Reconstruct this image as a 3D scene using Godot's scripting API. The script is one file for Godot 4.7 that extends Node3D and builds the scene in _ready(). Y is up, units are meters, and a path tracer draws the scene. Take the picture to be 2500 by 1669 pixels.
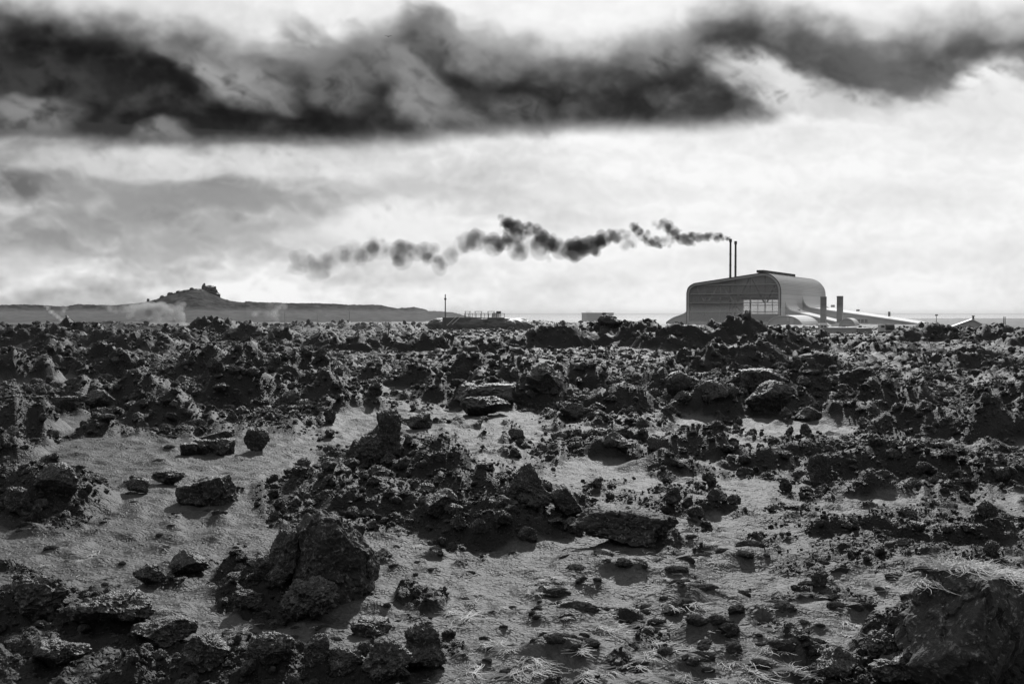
extends Node3D
# A lava field with a geothermal power plant behind it, under heavy broken cloud. Metres, y up.
# The layout numbers are pixels of a 2349 x 1568 view of the photograph (functions ray, hit) or of the
# full 2500 x 1669 one (where divided by K); a pixel gives a direction, the ground gives the distance.

const F := 2283.0          # focal length in view pixels
const CX := 1174.5
const CY := 784.0
const HZ := 720.0          # the horizon
const EYE := 5.0
const K := 1.0643          # full pixels per view pixel

var rng := RandomNumberGenerator.new()
var tilt: float
var used := {}
var M := {}                # materials
var nz_a: FastNoiseLite
var nz_b: FastNoiseLite
var nz_c: FastNoiseLite
var nz_d: FastNoiseLite
var spheres := {}

# terrain grid: columns across u = x / d, rows along ln d
const U0 := -0.64
const U1 := 0.64
const NU := 380
const D0 := 8.5
const D1 := 1500.0
const NR := 1460
var tz := PackedFloat32Array()      # heights
var tm := PackedFloat32Array()      # rubble mask
var lnstep: float

# ---------------------------------------------------------------- helpers
func _noise(s: int, f: float, oct: int, kind := 0) -> FastNoiseLite:
	var n := FastNoiseLite.new()
	n.seed = s
	n.noise_type = FastNoiseLite.TYPE_SIMPLEX_SMOOTH
	n.frequency = f
	n.fractal_type = FastNoiseLite.FRACTAL_RIDGED if kind == 1 else (FastNoiseLite.FRACTAL_FBM if oct > 1 else FastNoiseLite.FRACTAL_NONE)
	n.fractal_octaves = oct
	return n

func cells(s: int, f: float, what: int) -> FastNoiseLite:
	var n := FastNoiseLite.new()
	n.seed = s
	n.noise_type = FastNoiseLite.TYPE_CELLULAR
	n.frequency = f
	n.cellular_jitter = 1.0
	n.cellular_distance_function = FastNoiseLite.DISTANCE_EUCLIDEAN
	n.cellular_return_type = what
	n.fractal_type = FastNoiseLite.FRACTAL_NONE
	return n

func numbered(called: String) -> String:
	var k: int = used.get(called, 0)
	used[called] = k + 1
	return called if k == 0 else "%s_%03d" % [called, k]

func tag(o: Node, label: String, category := "", group := "", kind := "") -> void:
	if label: o.set_meta("label", label)
	if category: o.set_meta("category", category)
	if group: o.set_meta("group", group)
	if kind: o.set_meta("kind", kind)

func base(called: String, at: Vector3, turn := 0.0) -> Node3D:
	var o := Node3D.new()
	o.name = numbered(called)
	add_child(o)
	o.position = at
	o.rotation.y = turn
	return o

func put(called: String, mesh: Mesh, mat: Material, parent: Node = null, at := Vector3.ZERO) -> MeshInstance3D:
	var o := MeshInstance3D.new()
	o.name = called if parent else numbered(called)
	o.mesh = mesh
	o.material_override = mat
	o.position = at
	if parent: parent.add_child(o, true)
	else: add_child(o)
	return o

func ray(vx: float, vy: float) -> Vector3:
	var d := Vector3((vx - CX) / F, -(vy - CY) / F, -1.0)
	return d.rotated(Vector3.RIGHT, -tilt)

func proj(p: Vector3) -> Vector2:
	var q := (p - Vector3(0, EYE, 0)).rotated(Vector3.RIGHT, tilt)
	return Vector2(CX + F * q.x / -q.z, CY - F * q.y / -q.z)

func flat(vx: float, vy: float) -> Vector3:
	var d := ray(vx, vy)
	return Vector3(0, EYE, 0) + d * (EYE / maxf(-d.y, 1e-4))

func height(x: float, z: float) -> float:
	var d := maxf(-z, D0)
	var fr := clampf(log(d / D0) / lnstep, 0.0, NR - 1.001)
	var fc := clampf((x / d - U0) / (U1 - U0) * (NU - 1), 0.0, NU - 1.001)
	var r := int(fr)
	var c := int(fc)
	var a := fr - r
	var b := fc - c
	var i := r * NU + c
	return lerpf(lerpf(tz[i], tz[i + 1], b), lerpf(tz[i + NU], tz[i + NU + 1], b), a)

func mask_at(x: float, z: float) -> float:
	var d := maxf(-z, D0)
	var r := clampi(int(log(d / D0) / lnstep), 0, NR - 1)
	var c := clampi(int((x / d - U0) / (U1 - U0) * (NU - 1)), 0, NU - 1)
	return tm[r * NU + c]

func hit(vx: float, vy: float) -> Vector3:
	# where the line of sight through that pixel meets the ground
	var d := ray(vx, vy)
	d /= -d.z
	var t := 9.0
	while t < 1300.0:
		var p := Vector3(0, EYE, 0) + d * t
		if p.y <= height(p.x, p.z):
			return Vector3(p.x, height(p.x, p.z), p.z)
		t *= 1.004
	return Vector3(0, EYE, 0) + d * 1300.0

func at_d(vx: float, vy: float, dist: float) -> Vector3:
	var d := ray(vx, vy)
	return Vector3(0, EYE, 0) + d * (dist / -d.z)

# ---------------------------------------------------------------- mesh tools
func mesh_of(v: PackedVector3Array, ix: PackedInt32Array, col := PackedColorArray(), smooth := true) -> ArrayMesh:
	var a := []
	a.resize(Mesh.ARRAY_MAX)
	if smooth:
		var n := PackedVector3Array()
		n.resize(v.size())
		for t in range(0, ix.size(), 3):
			var i0 := ix[t]
			var i1 := ix[t + 1]
			var i2 := ix[t + 2]
			var fn := (v[i2] - v[i0]).cross(v[i1] - v[i0])
			n[i0] += fn
			n[i1] += fn
			n[i2] += fn
		for i in n.size():
			n[i] = n[i].normalized()
		a[Mesh.ARRAY_VERTEX] = v
		a[Mesh.ARRAY_NORMAL] = n
		a[Mesh.ARRAY_INDEX] = ix
		if col.size(): a[Mesh.ARRAY_COLOR] = col
	else:
		var vv := PackedVector3Array()
		var nn := PackedVector3Array()
		for t in range(0, ix.size(), 3):
			var fn := (v[ix[t + 2]] - v[ix[t]]).cross(v[ix[t + 1]] - v[ix[t]]).normalized()
			for k in 3:
				vv.append(v[ix[t + k]])
				nn.append(fn)
		a[Mesh.ARRAY_VERTEX] = vv
		a[Mesh.ARRAY_NORMAL] = nn
	var m := ArrayMesh.new()
	m.add_surface_from_arrays(Mesh.PRIMITIVE_TRIANGLES, a)
	return m

func sphere_base(sub: int) -> Array:
	# an icosphere: [directions, indices], clockwise from outside
	if spheres.has(sub): return spheres[sub]
	var v := PackedVector3Array()
	var ix := PackedInt32Array()
	if sub == 0:
		var g := (1.0 + sqrt(5.0)) / 2.0
		for p in [[-1, g, 0], [1, g, 0], [-1, -g, 0], [1, -g, 0], [0, -1, g], [0, 1, g], [0, -1, -g], [0, 1, -g], [g, 0, -1], [g, 0, 1], [-g, 0, -1], [-g, 0, 1]]:
			v.append(Vector3(p[0], p[1], p[2]).normalized())
		for f in [[0, 11, 5], [0, 5, 1], [0, 1, 7], [0, 7, 10], [0, 10, 11], [1, 5, 9], [5, 11, 4], [11, 10, 2], [10, 7, 6], [7, 1, 8], [3, 9, 4], [3, 4, 2], [3, 2, 6], [3, 6, 8], [3, 8, 9], [4, 9, 5], [2, 4, 11], [6, 2, 10], [8, 6, 7], [9, 8, 1]]:
			ix.append_array(PackedInt32Array([f[0], f[2], f[1]]))
	else:
		var b := sphere_base(sub - 1)
		v = b[0].duplicate()
		var old: PackedInt32Array = b[1]
		var mid := {}
		for t in range(0, old.size(), 3):
			var e := [0, 0, 0]
			for k in 3:
				var p: int = old[t + k]
				var q: int = old[t + (k + 1) % 3]
				var key := mini(p, q) * 1000000 + maxi(p, q)
				if not mid.has(key):
					mid[key] = v.size()
					v.append((v[p] + v[q]).normalized())
				e[k] = mid[key]
			ix.append_array(PackedInt32Array([old[t], e[0], e[2], e[0], old[t + 1], e[1], e[2], e[1], old[t + 2], e[0], e[1], e[2]]))
	spheres[sub] = [v, ix]
	return spheres[sub]

func rock_mesh(s: int, sub: int, size: Vector3, opt := {}) -> ArrayMesh:
	# a broken, blocky lump: planes cut from a ball, then layered roughness. size = full extents
	var g := RandomNumberGenerator.new()
	g.seed = s
	var b := sphere_base(sub)
	var dirs: PackedVector3Array = b[0]
	var planes: Array = opt.get("planes", [])
	var cut: int = opt.get("cuts", 11)
	var pn: PackedVector3Array = []
	var ph: PackedFloat32Array = []
	for p in planes:
		pn.append(p[0].normalized())
		ph.append(p[1])
	for i in cut:
		pn.append(Vector3(g.randfn(), g.randfn(), g.randfn()).normalized())
		ph.append(g.randf_range(0.62, 0.98))
	var rough: float = opt.get("rough", 0.16)
	var fine: float = opt.get("fine", 0.05)
	var spike: float = opt.get("spike", 0.0)
	var ridge: float = opt.get("ridge", 0.5)
	var taper: float = opt.get("taper", 0.0)
	var waist: float = opt.get("waist", 0.0)
	var layers: float = opt.get("layers", 0.0)
	var n1 := _noise(s, 1.3, 3)
	var n2 := _noise(s + 7, 3.2, 3, 1)
	var n3 := _noise(s + 13, 8.0, 3)
	var chip := cells(s + 17, 1.7, FastNoiseLite.RETURN_CELL_VALUE)
	var knob := cells(s + 19, 3.1, FastNoiseLite.RETURN_DISTANCE)
	var knob2 := cells(s + 23, 7.5, FastNoiseLite.RETURN_DISTANCE)
	var chips: float = opt.get("chips", 0.08)
	var knobs: float = opt.get("knobs", rough * 0.8)
	var off := Vector3(g.randf_range(-20, 20), g.randf_range(-20, 20), g.randf_range(-20, 20))
	var v := PackedVector3Array()
	v.resize(dirs.size())
	for i in dirs.size():
		var d := dirs[i]
		var r := 1.15
		for k in pn.size():
			var c := d.dot(pn[k])
			if c > 0.05:
				r = minf(r, ph[k] / c)
		var p := d * r
		var q := p * size.normalized() * 1.6 + off
		var qw := q + Vector3(n3.get_noise_3dv(q), n1.get_noise_3dv(q * 2.0), 0) * 0.12
		var e := n1.get_noise_3dv(q) * rough + n2.get_noise_3dv(q) * rough * ridge + n3.get_noise_3dv(q) * fine
		e += chip.get_noise_3dv(qw) * chips - (knob.get_noise_3dv(qw) + 0.6) * knobs * 0.6 - (knob2.get_noise_3dv(qw) + 0.6) * knobs * 0.32
		if spike > 0.0:
			e += spike * pow(maxf(0.0, n2.get_noise_3dv(q * 1.4 + Vector3(3, 1, 2))), 2.0) * maxf(0.0, d.y + 0.35)
		if layers > 0.0:
			e += layers * sin(p.y * 21.0 + n1.get_noise_3dv(q * 0.7) * 5.0) * (1.0 - absf(d.y))
		p += d * e
		if taper != 0.0 or waist != 0.0:
			var w := 1.0 - taper * clampf(p.y * 0.5 + 0.5, 0, 1) - waist * exp(-pow((p.y - 0.15) / 0.4, 2.0))
			p.x *= w
			p.z *= w
		v[i] = p
	# fit into the box
	var lo := v[0]
	var hi := v[0]
	for p in v:
		lo = lo.min(p)
		hi = hi.max(p)
	var sc := size / (hi - lo)
	var lean: Vector2 = opt.get("lean", Vector2.ZERO)
	for i in v.size():
		var p := (v[i] - (lo + hi) * 0.5) * sc
		p.y += size.y * 0.5
		p.x += lean.x * p.y
		p.z += lean.y * p.y
		v[i] = p
	return mesh_of(v, b[1], PackedColorArray(), not opt.get("flat", false))

func box_into(v: PackedVector3Array, ix: PackedInt32Array, t: Transform3D, s: Vector3) -> void:
	var o := v.size()
	for k in 8:
		v.append(t * Vector3((0.5 if k & 1 else -0.5) * s.x, (0.5 if k & 2 else -0.5) * s.y, (0.5 if k & 4 else -0.5) * s.z))
	for f in [[0, 1, 3, 2], [5, 4, 6, 7], [4, 0, 2, 6], [1, 5, 7, 3], [2, 3, 7, 6], [4, 5, 1, 0]]:
		ix.append_array(PackedInt32Array([o + f[0], o + f[2], o + f[1], o + f[0], o + f[3], o + f[2]]))

func fixed(v: PackedVector3Array, ix: PackedInt32Array) -> ArrayMesh:
	return mesh_of(v, ix, PackedColorArray(), false)

func box(s: Vector3) -> Mesh:
	# a box with small chamfers on its upright edges and its top
	var c := minf(minf(s.x, s.z) * 0.08, 0.05)
	var pts := PackedVector2Array()
	for q in [[1, 1], [-1, 1], [-1, -1], [1, -1]]:
		var x: float = q[0] * s.x / 2
		var z: float = q[1] * s.z / 2
		if q[0] * q[1] > 0:
			pts.append(Vector2(x, z - q[1] * c))
			pts.append(Vector2(x - q[0] * c, z))
		else:
			pts.append(Vector2(x - q[0] * c, z))
			pts.append(Vector2(x, z - q[1] * c))
	var v := PackedVector3Array()
	var ix := PackedInt32Array()
	var n := pts.size()
	var hs := [[-s.y / 2, 1.0], [s.y / 2 - c, 1.0], [s.y / 2, 1.0 - 2 * c / maxf(minf(s.x, s.z), 0.01)]]
	for h in hs:
		for p in pts: v.append(Vector3(p.x * h[1], h[0], p.y * h[1]))
	for r in 2:
		for i in n:
			var a := r * n + i
			var b := r * n + (i + 1) % n
			ix.append_array(PackedInt32Array([a, b, b + n, a, b + n, a + n]))
	for i in range(1, n - 1):
		ix.append_array(PackedInt32Array([2 * n, 2 * n + i, 2 * n + i + 1, 0, i + 1, i]))
	return fixed(v, ix)

func beam(a: Vector3, b: Vector3, w: float, dpt: float, nrm := Vector3(0, 0, 1)) -> ArrayMesh:
	var v := PackedVector3Array()
	var ix := PackedInt32Array()
	var y := (b - a).normalized()
	var x := y.cross(nrm).normalized()
	var z := x.cross(y)
	box_into(v, ix, Transform3D(Basis(x, y, z), (a + b) / 2), Vector3(w, (b - a).length(), dpt))
	return fixed(v, ix)

func tube(r0: float, r1: float, h: float, seg := 14) -> Mesh:
	var c := CylinderMesh.new()
	c.bottom_radius = r0
	c.top_radius = r1
	c.height = h
	c.radial_segments = seg
	c.rings = 1
	return c

func prism(poly: PackedVector2Array, z0: float, z1: float) -> ArrayMesh:
	# a polygon in x, y given thickness along z
	var tri := Geometry2D.triangulate_polygon(poly)
	var n := poly.size()
	var v := PackedVector3Array()
	var ix := PackedInt32Array()
	for p in poly: v.append(Vector3(p.x, p.y, z0))
	for p in poly: v.append(Vector3(p.x, p.y, z1))
	var cw := Geometry2D.is_polygon_clockwise(poly)
	for t in range(0, tri.size(), 3):
		var a := [tri[t], tri[t + 1], tri[t + 2]]
		var tcw := (poly[a[1]] - poly[a[0]]).cross(poly[a[2]] - poly[a[0]]) < 0
		if not tcw: a = [a[0], a[2], a[1]]
		ix.append_array(PackedInt32Array([a[0] + n, a[1] + n, a[2] + n, a[0], a[2], a[1]]))
	for i in n:
		var j := (i + 1) % n
		if cw != (z1 > z0):
			ix.append_array(PackedInt32Array([i, i + n, j + n, i, j + n, j]))
		else:
			ix.append_array(PackedInt32Array([i, j + n, i + n, i, j, j + n]))
	return fixed(v, ix)

func skin(prof: PackedVector2Array, z0: float, z1: float, thick: float, seam := 0.0) -> ArrayMesh:
	# a bent sheet that follows an open profile, of real thickness, extruded along z
	var outer := prof
	var inner := PackedVector2Array()
	for i in prof.size():
		var t := (prof[mini(i + 1, prof.size() - 1)] - prof[maxi(i - 1, 0)]).normalized()
		inner.append(prof[i] + Vector2(t.y, -t.x) * thick)
	var poly := outer.duplicate()
	for i in range(inner.size() - 1, -1, -1): poly.append(inner[i])
	var n := poly.size()
	var v := PackedVector3Array()
	var ix := PackedInt32Array()
	for p in poly: v.append(Vector3(p.x, p.y, z0))
	for p in poly: v.append(Vector3(p.x, p.y, z1))
	for i in n:
		var j := (i + 1) % n
		ix.append_array(PackedInt32Array([i, j + n, i + n, i, j, j + n]))
	var m := prof.size()
	for i in m - 1:
		var q := [i, i + 1, n - 2 - i, n - 1 - i]
		ix.append_array(PackedInt32Array([q[0], q[2], q[1], q[0], q[3], q[2]]))
		ix.append_array(PackedInt32Array([q[0] + n, q[1] + n, q[2] + n, q[0] + n, q[2] + n, q[3] + n]))
	return fixed(v, ix)

# ---------------------------------------------------------------- sky
var cl1: FastNoiseLite
var cl2: FastNoiseLite
var cl3: FastNoiseLite
const UP_EDGE := [[-600, 60], [-300, 10], [0, 25], [250, 60], [450, 95], [700, 150], [880, 110], [1040, 45], [1150, 115], [1280, 118], [1420, 132], [1560, 100], [1660, 74], [1720, 40], [1810, 28], [1920, 45], [2010, 70], [2120, 100], [2250, 65], [2360, 50], [2500, 45], [2800, 120], [3200, 60]]
const LOW_EDGE := [[-600, 300], [-300, 340], [0, 335], [300, 342], [550, 350], [900, 345], [1200, 326], [1400, 315], [1700, 312], [1880, 292], [1960, 262], [2060, 250], [2200, 258], [2300, 250], [2400, 222], [2500, 205], [2800, 260], [3200, 250]]
# x, y, rx, ry, angle in degrees, brightness, strength
const PUFFS := [
	[70, 215, 160, 60, 5, .25, .8], [520, 175, 95, 26, 28, .60, .85], [600, 205, 110, 50, 20, .62, .8], [680, 240, 60, 30, 25, .5, .7], [470, 130, 40, 22, 50, .45, .6],
	[820, 215, 80, 45, 20, .48, .7], [980, 150, 120, 40, 35, .55, .75], [1030, 230, 55, 85, -32, .56, .8], [760, 110, 60, 40, 40, .5, .7], [900, 160, 80, 40, 10, .5, .6],
	[1130, 285, 70, 25, 30, .48, .7], [1270, 285, 70, 35, 20, .46, .6], [90, 290, 100, 40, 0, .5, .85], [60, 265, 60, 26, -10, .55, .6], [400, 325, 60, 22, 0, .56, .7],
	[1060, 80, 80, 45, 40, .42, .7], [1160, 120, 110, 50, 20, .62, .6], [1620, 130, 90, 50, -20, .62, .6],
	[1880, 200, 120, 50, 25, .9, .95], [1960, 235, 90, 40, 20, .88, .9], [1820, 175, 60, 30, 30, .75, .7], [2090, 260, 110, 35, 5, .82, .8],
	[2390, 222, 110, 52, -28, .95, 1.0], [2480, 225, 70, 40, 0, .93, .8], [2330, 260, 120, 40, 0, .88, .8], [2200, 200, 100, 26, 15, .42, .6], [2080, 150, 110, 40, 10, .38, .6],
	[55, 455, 110, 32, 0, .42, .9], [200, 420, 120, 40, 0, .7, .6], [250, 500, 150, 55, 0, .60, .8], [540, 450, 55, 45, 0, .53, .9], [520, 480, 130, 30, 0, .58, .8], [390, 470, 90, 26, -10, .57, .6],
	[410, 590, 130, 40, 0, .66, .7], [110, 570, 140, 45, 0, .55, .75], [320, 560, 30, 55, 10, .6, .5], [660, 495, 90, 26, 5, .60, .7], [560, 570, 100, 30, 20, .68, .6],
	[760, 560, 120, 40, 10, .74, .6], [1000, 445, 70, 26, 0, .78, .6], [850, 455, 170, 12, 0, .74, .5], [1080, 470, 120, 20, 0, .78, .5], [1500, 470, 160, 30, 0, .86, .6],
	[940, 535, 130, 45, -5, .945, .95], [1040, 570, 90, 40, 0, .93, .8], [860, 560, 80, 30, 0, .92, .7], [330, 400, 220, 24, 0, .84, .7], [700, 400, 300, 30, 0, .88, .6], [60, 640, 120, 30, 0, .76, .6],
]

func edge(list: Array, x: float) -> float:
	for i in list.size() - 1:
		if x <= list[i + 1][0]:
			var t: float = clampf((x - list[i][0]) / (list[i + 1][0] - list[i][0]), 0, 1)
			return lerpf(list[i][1], list[i + 1][1], t * t * (3 - 2 * t))
	return list[-1][1]

func cloud(az: float, el: float) -> float:
	# brightness of the clouded sky in a direction (degrees), as the eye sees it; then made linear
	var a := deg_to_rad(clampf(az, -48, 48))
	var x := 1250.0 + 2430.0 * tan(a) + (az - rad_to_deg(a)) * 60.0
	var y := 766.0 - 2430.0 * tan(deg_to_rad(minf(el, 70.0))) / cos(a)
	var dirv := Vector3(sin(deg_to_rad(az)) * cos(deg_to_rad(el)), sin(deg_to_rad(el)), cos(deg_to_rad(az)) * cos(deg_to_rad(el)))
	# the open sky: banks of the same cloud all round
	var s := dirv / maxf(dirv.y + 0.22, 0.2)
	var w := Vector3(cl2.get_noise_3dv(s * 90), 0, cl2.get_noise_3dv(s * 90 + Vector3(50, 7, 3))) * 0.35
	var f := cl1.get_noise_3dv((s + w) * 60.0)
	var far := clampf(0.52 + f * 0.8, 0.2, 0.95)
	var band := smoothstep(7.0, 9.0, el + f * 2.0) * (1.0 - smoothstep(18.0, 24.0, el + f * 7.0))
	far = lerpf(far, clampf(0.21 + f * 0.3, 0.12, 0.5), band * 0.97)
	var inside := smoothstep(-650.0, -150.0, x) * (1.0 - smoothstep(2650.0, 3150.0, x)) * smoothstep(-420.0, -60.0, y)
	if inside <= 0.0:
		return pow(far, 2.2)
	# the sky in view: a bright layered sky, one heavy dark bank across it, torn patches in the bank
	var n1 := cl1.get_noise_2d(x * 0.6, y * 1.1)
	var n2 := cl2.get_noise_2d(x * 0.7, y)
	var wx := n1 * 50.0 + n2 * 36.0
	var wy := cl1.get_noise_2d(x * 0.6 + 900, y * 1.1) * 22.0 + cl2.get_noise_2d(x * 0.7 + 700, y) * 24.0
	var fine := cl3.get_noise_2d(x * 0.8 + wx * 0.8, y + wy * 0.8)
	var right := smoothstep(150.0, 1700.0, x)
	var v := lerpf(lerpf(0.70, 0.85, smoothstep(500, 730, y)), 0.95, right)
	# layers and billows
	var lay := cl1.get_noise_2d(x * 0.45 + 333 + wx * 0.4, y * 2.3 + wy)
	var bil := 1.0 - absf(cl2.get_noise_2d(x * 0.55 + 90, y * 1.0 + 70)) * 2.4
	v += lay * lerpf(0.30, 0.07, right) + (bil - 0.55) * lerpf(0.09, 0.022, right) + fine * lerpf(0.05, 0.016, right)
	v = lerpf(v, lerpf(0.86, 0.96, smoothstep(0.0, 900.0, x)) + n2 * 0.05, 1.0 - smoothstep(-20.0, 170.0, y + wy))
	var up := edge(UP_EDGE, x + wx * 0.5)
	var low := edge(LOW_EDGE, x + wx * 0.3)
	var torn := smoothstep(1750.0, 2050.0, x)
	var yu := y + wy * 1.0 + fine * 10.0
	var yl := y + wy * lerpf(0.22, 1.1, torn) + fine * lerpf(0.0, 10.0, torn)
	var body := smoothstep(up - 60.0, up + 80.0, yu) * (1.0 - smoothstep(low - 34.0, low + 30.0, yl))
	var dark := lerpf(0.13, 0.235, smoothstep(300.0, 1700.0, x)) + 0.15 * smoothstep(1800.0, 2300.0, x)
	dark += maxf(0.0, n2 + 0.15) * 0.16 + cl1.get_noise_2d(x * 0.9 + wx, y * 1.4 + 400 + wy) * 0.10 + fine * 0.03
	v = lerpf(v, maxf(dark, 0.10), body)
	for p in PUFFS:
		var dx: float = x + wx * 0.6 - p[0]
		var dy: float = y + wy * 0.7 - p[1]
		if absf(dx) > 330 or absf(dy) > 190: continue
		var c := cos(deg_to_rad(p[4]))
		var sn := sin(deg_to_rad(p[4]))
		var ex: float = (dx * c + dy * sn) / p[2]
		var ey: float = (dy * c - dx * sn) / p[3]
		var r := ex * ex + ey * ey
		if r < 2.6:
			var k: float = p[6] * (1.0 - smoothstep(0.0, 2.6, r + fine * 0.5))
			# streaks run down to the right, as torn cloud does
			var st := cl2.get_noise_2d((dx * 0.8 + dy * 0.5) * 0.7 + p[0], (dy * 0.8 - dx * 0.5) * 1.9)
			k *= clampf(0.9 + st * 0.9 + fine * 0.5, 0.15, 1.15)
			v = lerpf(v, p[5], minf(k, 1.0))
	v = clampf(v + fine * 0.012, 0.10, 0.98)
	v = lerpf(far, v, inside)
	return pow(v, 2.2)

func make_sky() -> ImageTexture:
	cl1 = _noise(11, 0.0030, 4)
	cl2 = _noise(23, 0.010, 4)
	cl2.fractal_gain = 0.5
	cl3 = _noise(37, 0.03, 4)
	cl3.fractal_gain = 0.55
	var W := 4096
	var H := 2048
	var lo := Image.create_empty(384, 192, false, Image.FORMAT_RGBF)
	for j in 96:
		var el := 90.0 - (j + 0.5) / 192.0 * 180.0
		for i in 384:
			var v := cloud(wrapf((i + 0.5) / 384.0 * 360.0, -180.0, 180.0), el)
			lo.set_pixel(i, j, Color(v, v, v))
	lo.fill_rect(Rect2i(0, 96, 384, 96), Color(.2, .2, .2))
	lo.resize(W, H, Image.INTERPOLATE_CUBIC)
	var j0 := int((90.0 - 19.5) / 180.0 * H)
	var i0 := int(31.0 / 360.0 * W)
	for j in range(j0, H / 2):
		var el := 90.0 - (j + 0.5) / H * 180.0
		for i in range(-i0, i0):
			var v := cloud((i + 0.5) / W * 360.0, el)
			lo.set_pixel(posmod(i, W), j, Color(v, v, v))
	return ImageTexture.create_from_image(lo)

# ---------------------------------------------------------------- materials
func grey(l: float) -> Color:
	return Color(l, l, l).linear_to_srgb()

func std(l: float, rough := 0.85, spec := 0.4) -> StandardMaterial3D:
	var m := StandardMaterial3D.new()
	m.albedo_color = grey(l)
	m.roughness = rough
	m.metallic_specular = spec
	return m

func tex(size: int, fn: Callable) -> ImageTexture:
	var im := Image.create_empty(size, size, false, Image.FORMAT_RGB8)
	var d := PackedByteArray()
	d.resize(size * size * 3)
	var k := 0
	for y in size:
		for x in size:
			var v := int(clampf(fn.call(x, y), 0, 1) * 255.0)
			d[k] = v
			d[k + 1] = v
			d[k + 2] = v
			k += 3
	im.set_data(size, size, false, Image.FORMAT_RGB8, d)
	return ImageTexture.create_from_image(im)

func seam(s: int, f: float, oct: int, size: int, kind := 0) -> PackedByteArray:
	var n := _noise(s, f, oct, kind)
	var im := n.get_seamless_image(size, size, false, false, 0.15, true)
	im.convert(Image.FORMAT_L8)
	return im.get_data()

func srgb(l: float) -> float:
	return 12.92 * l if l < 0.0031308 else 1.055 * pow(l, 1.0 / 2.4) - 0.055

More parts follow.
